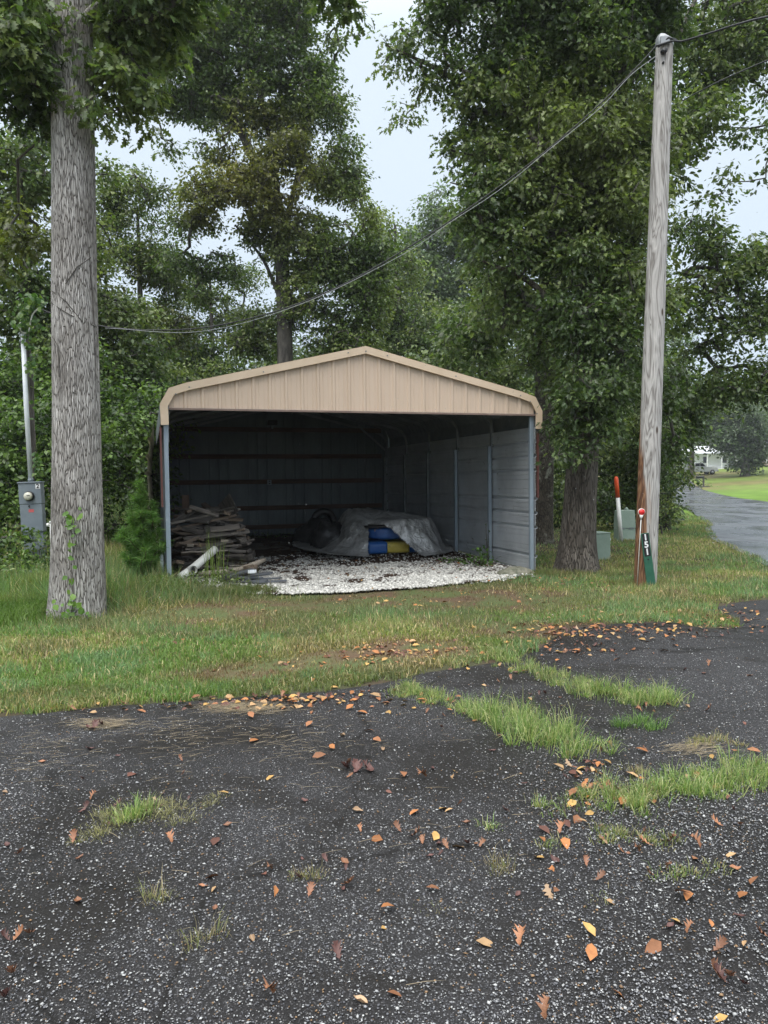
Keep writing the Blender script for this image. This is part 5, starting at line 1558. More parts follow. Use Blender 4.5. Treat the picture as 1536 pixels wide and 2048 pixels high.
def hull(L, w, h, taper, n=14):
    """rounded plastic hull along +X from 0 to L"""
    vs, fs, m = [], [], 24
    for i in range(n + 1):
        t = i / n
        k = 1 - taper * (1 - min(1, t * 3)) ** 2
        for j in range(m):
            a = 2 * math.pi * (j + .5) / m
            cx, sx = math.cos(a), math.sin(a)
            q = (abs(cx) ** 9 + abs(sx) ** 9) ** (-1 / 9)
            vs.append((L * t, cx * q * w / 2 * k, sx * q * h / 2 * k + h / 2 * (1 - k) * .0))
    for i in range(n):
        for j in range(m): fs.append((i * m + j, i * m + (j + 1) % m, (i + 1) * m + (j + 1) % m, (i + 1) * m + j))
    fs += [tuple(range(m))[::-1], tuple(n * m + j for j in range(m))]
    return MB().add(vs, fs)
x, y = sh(3.80, 3.52)
t = empty('boat', (x, y, .40 + .03 + .022 * 3), YAW, 'upper blue plastic boat with tan stains under the tarpaulin', 'boat')
hull(1.0, 1.2, .25, .35).build('hull', M_BLUE, t, True)
hull(1.0, 1.26, .04, .1).build('deck_lip', M_BLACK, t, True).location = (-.06, 0, .138)
x, y = sh(3.64, 3.46)
t = empty('boat', (x, y, .13 + .03 + .022 * 3), YAW, 'lower blue boat with a yellow middle section resting on the gravel', 'boat')
hull(.48, 1.15, .25, .5).build('hull', M_BLUE2, t, True)
o = hull(.45, 1.12, .225, .0).build('yellow_section', M_YELLOW, t, True); o.location = (.485, 0, -.01)
o = hull(.25, 1.1, .225, .0).build('stern', M_BLUE2, t, True); o.location = (.94, 0, -.01)
# black sacking and a tyre at the left of the tarpaulin
def lump(name, label, u, v, h, ru, rv, rh, mat, seed, cat):
    n, m_ = 40, 24
    vs, fs = [], []
    A, B = np.meshgrid(np.linspace(0, 2 * np.pi, n, endpoint=False), np.linspace(0.02, np.pi * .62, m_), indexing='ij')
    X, Y, Z = np.cos(A) * np.sin(B), np.sin(A) * np.sin(B), np.cos(B)
    k = 1 + .5 * (fbm(X * 2 + 5, Y * 2 + 5, Z * 2 + seed, seed) - .5) + .25 * ((1 - np.abs(2 * fbm(X * 4 + 5, Y * 4, Z * 4, seed + 2, 3) - 1)) - .6)
    V = np.stack([X * k * ru, Y * k * rv, np.maximum(Z * k * rh, 0.0)], -1).reshape(-1, 3)
    I = np.arange(n * m_).reshape(n, m_)
    F = np.stack([I[:, :-1], I[:, 1:], np.roll(I, -1, 0)[:, 1:], np.roll(I, -1, 0)[:, :-1]], -1).reshape(-1, 4)
    o = link(name, np_mesh(name, V, F, mat, None, True)); o.location = S3(u, v, h); o.rotation_euler = (0, 0, YAW)
    return tag(o, label, cat)
lump('black_sheet', 'black plastic sheet bunched at the left end of the tarpaulin', 3.36, 4.3, 0.0, .42, .5, .52, M_TARPDARK, 5, 'plastic sheet')
tt = empty('tyre', S3(3.45, 5.4, .48), YAW, 'dark old tyre on the heap behind the tarpaulin', 'tyre')
mt = MB(); n1, n2 = 24, 10
vs, fs = [], []
for i in range(n1):
    for j in range(n2):
        a, b = 2 * math.pi * i / n1, 2 * math.pi * j / n2
        R_ = .22 + .08 * math.cos(b); vs.append((R_ * math.cos(a), .075 * math.sin(b), R_ * math.sin(a)))
for i in range(n1):
    for j in range(n2): fs.append((i * n2 + j, i * n2 + (j + 1) % n2, ((i + 1) % n1) * n2 + (j + 1) % n2, ((i + 1) % n1) * n2 + j))
mt.add(vs, fs).build('tyre_ring', M_BLACK, tt, True)
lump('black_sheet', 'low dark heap the old tyre rests on', 3.3, 5.3, 0.0, .5, .5, .50, M_TARPDARK, 9, 'plastic sheet')
lump('rock', 'flat mossy slab of rock at the foot of the right front post', 5.26, -.12, -.06, .34, .16, .15, M_ROCK, 12, 'rock')

def green_plant(name, label, cx, cy, rx, ry, h, n, size, pal, seed, cat='plant', group=None, base_h=None, tm=LEAF_OVAL):
    r = np.random.default_rng(seed)
    z0 = g1(cx, cy) if base_h is None else base_h
    root = empty(name, (cx, cy, z0), 0, label, cat, group)
    pos = np.stack([r.normal(0, rx * .5, n), r.normal(0, ry * .5, n), r.random(n) ** 1.2 * h], -1)
    pos[:, 2] *= np.clip(1.2 - np.hypot(pos[:, 0] / rx, pos[:, 1] / ry) * .6, .2, 1)
    d = np.stack([pos[:, 0], pos[:, 1], 0 * pos[:, 2] + .05], -1) + r.normal(0, .1, (n, 3))
    nm = r.normal(0, .5, (n, 3)); nm[:, 2] += .8
    tv, tf = tm
    V, F = inst(tv, tf, pos, frames(n, d, nm), size * r.uniform(.6, 1.3, n))
    c = np.array(pal)[r.integers(0, len(pal), n)] * r.uniform(.7, 1.3, (n, 1))
    link('leaves', np_mesh('leaves', V, F, M_LEAF, np.repeat(c, len(tv), 0)), root)
    m = MB()
    for k in range(0, n, max(1, n // 14)):
        p = pos[k]; m.tube([(p[0] * .3, p[1] * .3, -.02), (p[0] * .7, p[1] * .7, p[2] * .6), tuple(p)], [.004, .003, .002], 4, False)
    m.build('stems', M_BARK_DARK, root)
    return root
PL = [(0.05, .12, .02), (.09, .18, .035), (.12, .22, .05)]
x, y = sh(5.25, 1.1); green_plant('ivy_plant', 'leafy green weed growing against the right wall between two posts', x, y, .30, .45, .32, 150, .075, PL, 1)
x, y = sh(5.50, 1.35); green_plant('ivy_plant', 'thin climbing stem on the second right wall post', x, y, .05, .08, .9, 26, .06, PL, 2)
x, y = sh(4.85, 1.4); green_plant('ivy_plant', 'low clover-like weed spreading left of the right wall', x, y, .30, .25, .12, 110, .05, PL, 3)
x, y = sh(4.6, .6); green_plant('ivy_plant', 'tiny green weed in the gravel right of the boats', x, y, .12, .08, .04, 30, .03, PL, 4)
for k in range(4):
    x, y = sh(1.9 + .45 * k, 7.2); green_plant('shade_weed', 'low dark weeds along the foot of the back wall', x, y, .35, .22, .16, 90, .05, P_UND, 30 + k, 'weed', 'weeds along the back wall')

# tall seeding grass at the wood pile
def stalks(name, label, x, y, n, spread, hmin, hmax, seed, col, lean=.10, wid=.010):
    r = np.random.default_rng(seed)
    X = x + r.normal(0, spread, n); Y = y + r.normal(0, spread * .6, n)
    c = np.array(col) * r.uniform(.7, 1.25, (n, 1))
    me = blades(name, X - x, Y - y, np.zeros(n), r.uniform(hmin, hmax, n), np.full(n, wid), np.abs(r.normal(lean, lean, n)), c, seed)
    o = link(name, me); o.location = (x, y, g1(x, y)); return tag(o, label, 'tall grass')
x, y = sh(.66, .12)
stalks('tall_grass', 'tall yellow-green grass stalks standing in front of the wood pile', x, y, 30, .07, .5, .95, 4, (.20, .27, .07))
x, y = sh(1.0, .05)
stalks('tall_grass', 'thinner seeding grass beside the tall stalks', x, y, 26, .16, .3, .6, 5, (.17, .18, .08), .25, .005)

# ------------------------------------------------------------------ weeds left and front-left
def weeds(name, label, pts, sx, sy, n, hmin, hmax, pal, seed, wid=.006, lean=.35, leafy=.0):
    r = np.random.default_rng(seed)
    P = np.concatenate([np.stack([flat(a, b)[0] + r.normal(0, sx, n), flat(a, b)[1] + r.normal(0, sy, n)], -1) for a, b in pts])
    P = P[sdist(ASPH, P[:, 0], P[:, 1]) > .1]
    uu, vv = uv(P[:, 0], P[:, 1]); P = P[~((uu > .05) & (vv > .1))]
    dd = np.hypot(P[:, 0] - bA[0], P[:, 1] - bA[1]); P = P[dd > .38]
    m = len(P); k = fbm(P[:, 0] * 3, P[:, 1] * 3, s=seed)
    c = np.array(pal)[np.clip((k * len(pal) * 1.2).astype(int), 0, len(pal) - 1)] * r.uniform(.6, 1.35, (m, 1))
    me = blades(name, P[:, 0], P[:, 1], gh(P[:, 0], P[:, 1]), r.uniform(hmin, hmax, m) * (.5 + k), r.uniform(.6, 1.4, m) * wid, np.abs(r.normal(lean, .25, m)), c, seed)
    tag(link(name, me), label, None, None, 'stuff')
WG = [(.07, .13, .03), (.11, .19, .04), (.15, .23, .06), (.20, .24, .08)]
weeds('tall_weeds', 'tall green weeds left of the white oak trunk', [(-60, 1235), (10, 1240), (60, 1230), (20, 1200), (-40, 1200), (80, 1195)], .35, .28, 3000, .08, .26, WG, 1, .007, .6)
weeds('tall_weeds', 'thick weeds round the left front post and the pile', [(240, 1190), (300, 1192), (350, 1200), (400, 1200), (450, 1195), (490, 1190), (230, 1215), (350, 1175)], .22, .16, 2600, .05, .17, [(.12, .15, .05), (.17, .20, .07), (.13, .17, .06), (.22, .20, .09)], 2, .006, .7)
weeds('tall_weeds', 'long grass between the white oak and the pine sapling', [(230, 1160), (280, 1165), (220, 1140), (330, 1185)], .25, .3, 1800, .10, .30, WG, 3, .007, .6)
weeds('tall_weeds', 'grass tufts at the foot of the big oak and the utility pole', [(1100, 1150), (1180, 1150), (1270, 1168), (1320, 1170), (1230, 1135), (1040, 1150)], .25, .10, 700, .05, .13, [(.13, .2, .06), (.2, .22, .08), (.3, .26, .14)], 4, .005)
r_ = np.random.default_rng(3)
for k, (a, b) in enumerate([(40, 1180), (-30, 1200), (90, 1160)]):
    p = flat(a, b); green_plant('broadleaf_weed', 'broad-leaved weed clump left of the white oak', p[0], p[1], .35, .3, .45, 260, .07, WG, 40 + k, 'weed', 'broad-leaved weeds left of the oak')
for k, (a, b) in enumerate([(270, 1180), (330, 1205), (400, 1195), (450, 1185)]):
    p = flat(a, b); green_plant('broadleaf_weed', 'fine-leaved weed clump in front of the left carport post', p[0], p[1], .30, .22, .28, 300, .045, [(.12, .17, .05), (.17, .21, .07), (.10, .15, .04)], 50 + k, 'weed', 'weeds in front of the left post')

# pine sapling
def pine(label, px, py, tops, seed):
    r = np.random.default_rng(seed)
    b = flat(px, py, .12); b[2] = g1(b[0], b[1]); Y = b[1]
    root = empty('pine_sapling', b, 0, label, 'pine sapling')
    m = MB(); needles = []
    for (tx, ty, rad) in tops:
        tip = at(tx, ty, Y) - b
        p0 = np.zeros(3); mid = tip * np.array([.5, .5, .45]) + np.array([.03, 0, 0])
        m.tube([tuple(p0), tuple(mid), tuple(tip)], [.018, .012, .005], 6)
        ns = int(np.linalg.norm(tip) * 260)
        for _ in range(ns):
            t = r.random() ** .8
            p = (mid * (t / .5) if t < .5 else mid + (tip - mid) * ((t - .5) / .5))
            needles.append((p, rad * (1.15 - .55 * t)))
        # side shoots
        for j in range(int(5 * np.linalg.norm(tip))):
            t = r.uniform(.15, .85); p = (mid * (t / .5) if t < .5 else mid + (tip - mid) * ((t - .5) / .5))
            a = r.uniform(0, 6.28); L = .35 * (1.1 - t)
            e_ = p + np.array([math.cos(a) * L, math.sin(a) * L, L * .8])
            m.tube([tuple(p), tuple((p + e_) / 2 + np.array([0, 0, -.02])), tuple(e_)], [.007, .006, .004], 5)
            for _ in range(45):
                q = r.random(); needles.append((p + (e_ - p) * q, .12))
    m.build('stem', M_GIRT, root, True)
    P = np.array([n[0] for n in needles]); L = np.array([n[1] for n in needles])
    P = np.repeat(P, 5, 0); L = np.repeat(L, 5); n = len(P)
    d = r.normal(0, 1, (n, 3)); d[:, 2] = np.abs(d[:, 2]) * .8 + .35; d /= np.linalg.norm(d, axis=1, keepdims=True)
    L = L * r.uniform(.8, 1.5, n)
    s = np.cross(d, r.normal(0, 1, (n, 3))); s /= np.linalg.norm(s, axis=1, keepdims=True); s *= .0030
    mid = P + d * L[:, None] * .55; tip = mid + (d + np.array([0, 0, -.55])) * L[:, None] * .5
    V = np.stack([P - s, P + s, mid + s, mid - s, tip], 1)
    F = np.array([[0, 1, 2], [0, 2, 3], [3, 2, 4]])[None] + (np.arange(n) * 5)[:, None, None]
    c = np.array([(.09, .19, .045), (.13, .25, .06), (.18, .28, .08)])[r.integers(0, 3, n)] * r.uniform(.7, 1.3, (n, 1))
    link('needles', np_mesh('needles', V.reshape(-1, 3), F.reshape(-1, 3), M_GRASS, np.repeat(c, 5, 0)), root)
pine('young bushy pine sapling between the white oak and the left carport post', 285, 1170, [(280, 965, .17), (262, 1010, .16), (306, 1005, .15), (245, 1060, .17), (318, 1060, .15), (282, 1080, .18), (300, 1110, .16), (250, 1110, .16)], 8)

# ivy vine on the white oak and seedlings at its foot
r = np.random.default_rng(66)
root = empty('ivy_vine', bA, 0, 'thin leafy vine climbing the lower front of the white oak', 'vine')
m = MB(); P = []
pth = [(140, 1235), (148, 1200), (142, 1150), (146, 1100), (143, 1060), (146, 1035)]
W = [at(a, b, yA - .345 + .03 * (i > 3)) - bA for i, (a, b) in enumerate(pth)]
m.tube([tuple(w) for w in W], .005, 5, False); m.build('stem', M_BARK_DARK, root)
for i in range(len(W) - 1):
    for t in np.linspace(0, 1, 7 if i not in (2,) else 3, endpoint=False): P.append(W[i] + (W[i + 1] - W[i]) * t)
for _ in range(22): P.append(W[0] + np.array([r.normal(.0, .12), r.normal(-.02, .02), abs(r.normal(.05, .12))]))
for _ in range(8): P.append(W[-1] + np.array([r.normal(0, .05), -.01, r.normal(0, .03)]))
P = np.array(P) + r.normal(0, .022, (len(P), 3)) + np.array([0, -.02, 0]); n = len(P)
d = r.normal(0, 1, (n, 3)); d[:, 2] -= .4; nm = np.tile([0, -1.0, .5], (n, 1)) + r.normal(0, .3, (n, 3))
V, F = inst(*oval_leaf(.42, 4), P, frames(n, d, nm), r.uniform(.045, .085, n))
c = np.array([(.12, .24, .04), (.18, .30, .06), (.10, .2, .035)])[r.integers(0, 3, n)]
link('leaves', np_mesh('leaves', V, F, M_LEAF, np.repeat(c, 7, 0)), root)
# dry tendrils on the bark
root2 = empty('dry_vine', bA, 0, 'bare dark vine stems crossing the white oak bark', 'vine')
for k, pts in enumerate([[(112, 610), (140, 628), (160, 640), (195, 655)], [(118, 590), (150, 612), (178, 650)], [(110, 660), (150, 662)], [(186, 500), (192, 640), (196, 800)], [(150, 580), (170, 545), (188, 520)], [(165, 790), (190, 802)], [(120, 680), (135, 700), (138, 760)]]):
    w = []
    for a, b in pts:
        z = at(a, b, yA)[2]; rad = float(np.interp(z, [0, 1, 2.5, 5, 7], [.325, .28, .255, .235, .22]))
        cxp = 156 - (1205 - b) * .0125; p = at(a, b, yA); off = (p[0] - at(cxp, b, yA)[0]); off = max(-rad * .98, min(rad * .98, off))
        w.append(tuple(np.array([p[0], yA - math.sqrt(max(1e-4, rad ** 2 - off ** 2)) - .01, p[2]]) - bA))
    MB().tube(w, .006, 5, False).build('stem', M_BARK_DARK, root2)

# ------------------------------------------------------------------ meter pedestal, mast, post
YM = 11.8
pM = at(72, 1110, YM); zM = g1(pM[0], YM)
MT = empty('electric_meter_box', (pM[0], YM, zM), -.05, 'leaning grey electric meter box marked 2 with a round dial', 'meter box', rot=(0, -.03, .05))
def zz(py): return at(72, py, YM)[2] - zM
zt, zb, zs = zz(966), zz(1063), zz(1008)
MB().box(-.175, .175, -.07, .07, zs + .002, zt).build('upper_cover', M_GREYBOX, MT, bevel=.006)
MB().box(-.172, .172, -.066, .07, zb, zs - .002).build('lower_cover', M_GREYBOX, MT, bevel=.006)
MB().box(-.185, .185, -.085, .08, zt, zt + .022).build('top_lip', M_GREYBOX, MT, bevel=.004)
MB().box(.0, .16, -.04, .06, -.1, zb).build('pedestal_leg', M_GREYBOX, MT, bevel=.004)
MB().box(-.16, -.02, -.03, .06, -.1, zb - .002).build('pedestal_leg', M_GREYBOX, MT, bevel=.004)
zd = zz(992)
MB().tube([(-.005, -.071, zd), (-.005, -.105, zd)], .078, 28).build('meter_ring', M_BLACK, MT, True)
dome = MB().tube([(-.008, -.105, zd), (-.008, -.145, zd), (-.008, -.165, zd)], [.066, .062, .045], 28).build('meter_dial', M_GLASSDIAL, MT, True)
MB().box(-.012, .036, -.1675, -.1655, zd + .005, zd + .017).build('dial_window', M_BLACK, dome)
MB().box(-.035, .045, -.068, -.0665, zz(1024), zz(1018)).build('red_sticker', M_PINKTAG, MT)
MB().tube([(-.02, -.07, zs - .02), (-.02, -.10, zs - .035), (.0, -.10, zs - .05)], .008, 6).build('hasp', M_BLACK, MT, True)
pl = MB().box(.095, .165, -.0725, -.0712, zz(978) + .0, zz(968)).build('number_plate', M_LETTER, MT)

def text_mesh(name, s, size, mat, parent, loc, rot, extrude=.001, bold=.0):
    cu = bpy.data.curves.new(name, 'FONT'); cu.body = s; cu.size = size; cu.extrude = extrude; cu.offset = bold
    cu.align_x = 'CENTER'; cu.align_y = 'CENTER'
    ob = bpy.data.objects.new(name + '_tmp', cu); COL.objects.link(ob)
    dg = bpy.context.evaluated_depsgraph_get()
    me = bpy.data.meshes.new_from_object(ob.evaluated_get(dg))
    bpy.data.objects.remove(ob); bpy.data.curves.remove(cu)
    me.materials.clear(); me.materials.append(mat)
    return link(name, me, parent, loc, rot)
text_mesh('number_two', '2', .095, M_SIGNBLACK, MT, (.130, -.0745, (zz(978) + zz(968)) / 2), (math.pi / 2, 0, 0), .0008, .003)
# mast
topm = Vector(at(46, 668, YM)) - Vector((pM[0], YM, zM)); 
mrot = MT.rotation_euler.to_matrix().inverted()
topl = mrot @ topm
bl_ = Vector((.0, 0, zt + .02))
MB().tube([bl_, bl_ + (topl - bl_) * .5 + Vector((-.01, 0, 0)), topl], .036, 12).build('service_mast', M_WHITE, MT, True)
MB().tube([bl_ - Vector((0, 0, .0)), bl_ + Vector((-.004, 0, .05))], .042, 12).build('mast_collar', M_GREYBOX, MT, True)
MB().tube([topl, topl + Vector((-.01, 0, .09)), topl + Vector((-.06, -.03, .12))], [.036, .05, .035], 10).build('weatherhead', M_GREYBOX, MT, True)
o = MB().tube([Vector(at(60, 1120, YM + .14)), Vector(at(64, 900, YM + .14)), Vector(at(62, 740, YM + .14)), Vector(at(48, 640, YM + .14))], [.05, .045, .042, .035], 10).build('wooden_post', M_BARK_DARK, None, True)
tag(o, 'dark wooden post standing just behind the meter mast', 'post')
# vine on the mast
def vine_ball(label, pts, seed):
    r = np.random.default_rng(seed)
    base = np.array(at(pts[0][0], pts[0][1], YM)); root = empty('mast_vine', base, 0, label, 'vine')
    P = []
    for (px, py, rx, rz, n) in pts:
        c = at(px, py, YM - .03); P.append(c + np.stack([r.normal(0, rx, n), r.normal(0, min(rx, .08), n), r.normal(0, rz, n)], -1))
    P = np.concatenate(P) - base; n = len(P)
    d = r.normal(0, .6, (n, 3)); d[:, 2] -= 1.0; nm = r.normal(0, .5, (n, 3)) + np.array([0, -.8, .5])
    V, F = inst(*oval_leaf(.40, 4), P, frames(n, d, nm), r.uniform(.05, .10, n))
    c = np.array([(.05, .11, .025), (.08, .16, .035), (.13, .2, .05)])[r.integers(0, 3, n)]
    link('leaves', np_mesh('leaves', V, F, M_LEAF, np.repeat(c, 7, 0)), root)
    m = MB(); m.tube([tuple(at(p[0], p[1], YM + .04) - base) for p in pts], .006, 5, False); m.build('stem', M_BARK_DARK, root)
vine_ball('leafy vine bunched at the top of the meter mast and trailing down it', [(62, 605, .10, .08, 150), (50, 640, .09, .09, 130), (58, 680, .05, .09, 30), (62, 730, .04, .10, 40), (66, 800, .04, .2, 10), (74, 930, .02, .10, 34)], 3)
# small white pipes beside the meter
t = empty('vent_pipe', at(106, 1110, 11.6), 0, 'short white plastic pipe with a cross piece beside the meter box', 'pipe')
hb = at(106, 1046, 11.6)[2] - at(106, 1110, 11.6)[2]
MB().tube([(0, 0, -.3), (0, 0, hb)], .035, 12).build('upright', M_WHITEP, t, True)
MB().tube([(-.08, 0, hb - .03), (-.035, 0, hb - .03)], .03, 12).build('cross_arm', M_WHITEP, t, True)
MB().tube([(0, 0, hb), (0, 0, hb + .03)], .042, 12).build('cap', M_WHITEP, t, True)

# ------------------------------------------------------------------ utility pole and wires
bP = hit(1290, 1170); yP = bP[1]
topP = at(1329, 84, yP)
PO = empty('utility_pole', bP, 0, 'tall weathered grey utility pole with a brown streak, leaning slightly right', 'utility pole')
n = 60
pts = [np.array([0, 0, -.2]) * 1.0] + [ (topP - bP) * (i / n) for i in range(1, n + 1)]
rad = [.158 - .045 * i / n for i in range(n + 1)]
PO_m = trunk_mesh('shaft', [(pts, rad, 40)], M_POLE, np.zeros(3), rough=.02, step=.15, seed=4)
link('shaft', PO_m, PO)
tl = Vector(topP - bP)
MB().tube([tl - Vector((0, 0, .075)), tl - Vector((.004, 0, .02)), tl + Vector((-.004, 0, .02)), tl + Vector((0.004, 0, .030))], [.119, .124, .120, .112], 11).build('metal_cap', M_CABLELIGHT, PO, False, bevel=.004)
MB().box(-.10, .02, -.135, -.112, tl.z - .10, tl.z + .0).build('cap_flap', M_CABLELIGHT, PO).location = (tl.x, tl.y, 0)
MB().tube([tl + Vector((-.06, -.11, -.20)), tl + Vector((-.06, -.17, -.20))], .04, 10).build('insulator', M_BLACK, PO, True)
MB().tube([tl + Vector((-.06, -.10, -.34)), tl + Vector((-.06, -.13, -.34))], .015, 8).build('bolt', M_BLACK, PO, True)
MB().tube([tl + Vector((-.12, -.09, -.12)), tl + Vector((0, -.135, -.02)), tl + Vector((.12, -.10, -.03))], .014, 8).build('cable_strap', M_BLACK, PO, True)

def wire(name, label, pts, rad, mat, cat='cable', n=10):
    P = np.array(pts, float)
    # catmull-rom
    Q = []
    E = np.vstack([2 * P[0] - P[1], P, 2 * P[-1] - P[-2]])
    for i in range(1, len(E) - 2):
        for t in np.linspace(0, 1, n, endpoint=False):
            a, b, c, d = E[i - 1], E[i], E[i + 1], E[i + 2]
            Q.append(.5 * ((2 * b) + (-a + c) * t + (2 * a - 5 * b + 4 * c - d) * t * t + (-a + 3 * b - 3 * c + d) * t ** 3))
    Q.append(P[-1]); 
    o = MB().tube([tuple(q) for q in Q], rad, 6).build(name, mat, None, True)
    return tag(o, label, cat)
def wY(px): return float(np.interp(px, [75, 1310], [11.75, yP - .14]))
main = [(78, 617), (130, 636), (210, 653), (300, 660), (400, 656), (500, 637), (600, 606), (700, 562), (800, 505), (900, 442), (1000, 372), (1100, 295), (1200, 208), (1270, 138), (1312, 92)]
wire('service_cable', 'black cable sagging from the utility pole to the meter mast', [at(a, b, wY(a)) for a, b in main], .009, M_CABLE)
wire('service_wire', 'bare aluminium wire wound along the sagging cable', [at(a, b + 3 + (3 if i % 2 else -1), wY(a) - .02) for i, (a, b) in enumerate([(210, 654), (400, 657), (600, 607), (800, 506), (900, 443), (1000, 373), (1100, 296), (1200, 210), (1260, 150), (1312, 106)])], .004, M_CABLELIGHT)
wire('drip_loop', 'pale looped cable end at the meter mast head', [at(a, b, YM - .05) for a, b in ((41, 645), (40, 655), (44, 664), (52, 666), (58, 660), (62, 640), (66, 628), (76, 617))], .012, M_WHITEP)
wire('power_line', 'cable leaving the pole top towards the upper right', [at(1312, 92, yP - .15), at(1345, 82, yP - .14), at(1365, 82, yP - .12), at(1420, 66, yP - .4), at(1480, 47, yP - .8), at(1560, 28, yP - 1.3), at(1900, -40, yP - 3)], .013, M_CABLE)
wire('power_line', 'thin line passing behind the utility pole among the leaves', [at(1300, 238, 15.2), at(1420, 172, 14), at(1536, 120, 13), at(1800, 10, 11)], .011, M_CABLE)

# ------------------------------------------------------------------ small things right of the carport
def gbase(px, py):
    p = hit(px, py); return p
p = gbase(1249, 1080)
t = empty('utility_pedestal', p, .12, 'pale green metal utility pedestal behind the white marker post', 'utility box')
h_, w0, w1 = .70, .215, .185
vs = []
for z_, w_ in ((-.05, w0), (.28, w0 * .97)): vs += [(-w_, -.13, z_), (w_, -.13, z_), (w_, .13, z_), (-w_, .13, z_)]
MB().add(vs, [(3, 2, 1, 0), (4, 5, 6, 7), (0, 1, 5, 4), (1, 2, 6, 5), (2, 3, 7, 6), (3, 0, 4, 7)]).build('lower_shell', M_PALEGREEN, t, bevel=.008)
vs = []
for z_, w_ in ((.285, w0 * .99), (h_, w1)): vs += [(-w_, -.14, z_), (w_, -.14, z_), (w_, .14, z_), (-w_, .14, z_)]
MB().add(vs, [(3, 2, 1, 0), (4, 5, 6, 7), (0, 1, 5, 4), (1, 2, 6, 5), (2, 3, 7, 6), (3, 0, 4, 7)]).build('upper_shell', M_PALEGREEN, t, bevel=.010)
MB().box(-.17, -.07, -.146, -.141, .27, .30).build('vent_slot', M_FRAME, t); MB().box(.04, .16, -.146, -.141, .27, .30).build('vent_slot', M_FRAME, t)
MB().tube([(0, -.05, h_), (.05, -.05, h_ + .03)], .05, 8).build('top_dome', M_PALEGREEN, t, True)
p = gbase(1192, 1117)
t = empty('transformer_box', p, .15, 'pale green utility box half hidden behind the big oak trunk', 'utility box')
MB().box(-.30, .19, -.2, .2, -.05, .47).build('cabinet', M_PALEGREEN, t, bevel=.012)
MB().box(-.31, .20, -.21, .21, .474, .49).build('lid', M_PALEGREEN, t, bevel=.006)
MB().tube([(.19, -.12, .36), (.225, -.12, .36)], .022, 10).build('latch', M_WHITEP, t, True)
p = gbase(1243, 1084); tp = at(1232, 953, p[1]) - p
t = empty('marker_post', p, 0, 'leaning white marker post with a bright orange top', 'marker post')
tpv = Vector(tp); MB().tube([Vector((0, 0, -.05)) , tpv * .68], .044, 16).build('white_tube', M_WHITEP, t, True)
MB().tube([tpv * .68, tpv * .97, tpv], [.047, .047, .022], 16).build('orange_sleeve', M_ORANGE, t, True)
p = gbase(1274, 1172); tp = Vector(at(1283, 1024, p[1] - .05) - p)
t = empty('reflector_stake', p, 0, 'thin white stake with a round red reflector in front of the utility pole', 'reflector stake')
MB().tube([Vector((0, 0, -.04)), tp * .55, tp * .93], .006, 8).build('rod', M_WHITEP, t, True)
MB().tube([tp * .90, tp * .96], [.008, .03], 10).build('neck', M_WHITEP, t, True)
MB().tube([tp + Vector((0, .008, 0)), tp + Vector((0, -.004, 0))], .050, 24).build('backing_disc', M_WHITEP, t, True)
MB().tube([tp + Vector((0, -.0045, 0)), tp + Vector((0, -.011, 0))], .043, 24).build('reflector', M_RED, t, True)
p = gbase(1303, 1174); tp = at(1287, 1066, p[1] + .05) - p
L = float(np.linalg.norm(tp)); ang = math.atan2(tp[0], tp[2])
t = empty('address_stake', p, 0, 'green painted stake carrying the house number 151, leaning on the utility pole', 'address sign', rot=(0, ang, -.05))
m = MB(); vs = [(-.062, -.012, -.06), (.062, -.012, -.06), (.055, -.012, L), (-.055, -.012, L), (-.062, .012, -.06), (.062, .012, -.06), (.055, .012, L), (-.055, .012, L)]
m.add(vs, [(0, 1, 2, 3), (7, 6, 5, 4), (0, 4, 5, 1), (1, 5, 6, 2), (2, 6, 7, 3), (3, 7, 4, 0)]).build('stake', M_SIGNGREEN, t, bevel=.003)
MB().box(-.043, .043, -.0145, -.0125, L - .325, L - .008).build('black_plate', M_SIGNBLACK, t)
for k, ch in enumerate('151'):
    text_mesh('numeral', ch, .118, M_LETTER, t, (0, -.0155, L - .062 - .102 * k), (math.pi / 2, 0, 0), .0006, .004)
MB().tube([(0, -.0125, L - .37), (0, -.016, L - .37)], .012, 10).build('screw_head', M_SIGNBLACK, t)

# ------------------------------------------------------------------ far side of the lane
p = gbase(1407, 974)
t = empty('mailbox', p, .3, 'dark mailbox on a wooden post beside the far edge of the lane', 'mailbox')
MB().box(-.08, .08, -.08, .08, -.1, 1.3).build('post', M_BARK_DARK, t, bevel=.01)
mb = MB(); prof = [(-.14, 1.0), (.14, 1.0), (.14, 1.18)] + [(.14 * math.cos(a), 1.18 + .12 * math.sin(a)) for a in np.linspace(.3, math.pi - .3, 6)] + [(-.14, 1.18)]
mb.prism([(-1.0, a, b) for a, b in prof], (0, 0, 0), (.9, 0, 0)).build('mailbox_body', M_BLACK, t)
MB().tube([(-.7, 0, .98), (-.08, 0, .55)], .04, 6).build('brace', M_BARK_DARK, t)
MB().box(-.9, .5, -.5, .5, -.05, .10).build('planter_border', M_BARK_DARK, t, bevel=.03)
green_plant('mailbox_plant', 'small green plant at the foot of the mailbox', p[0] + .6, p[1], .5, .3, .45, 90, .14, PL, 77)
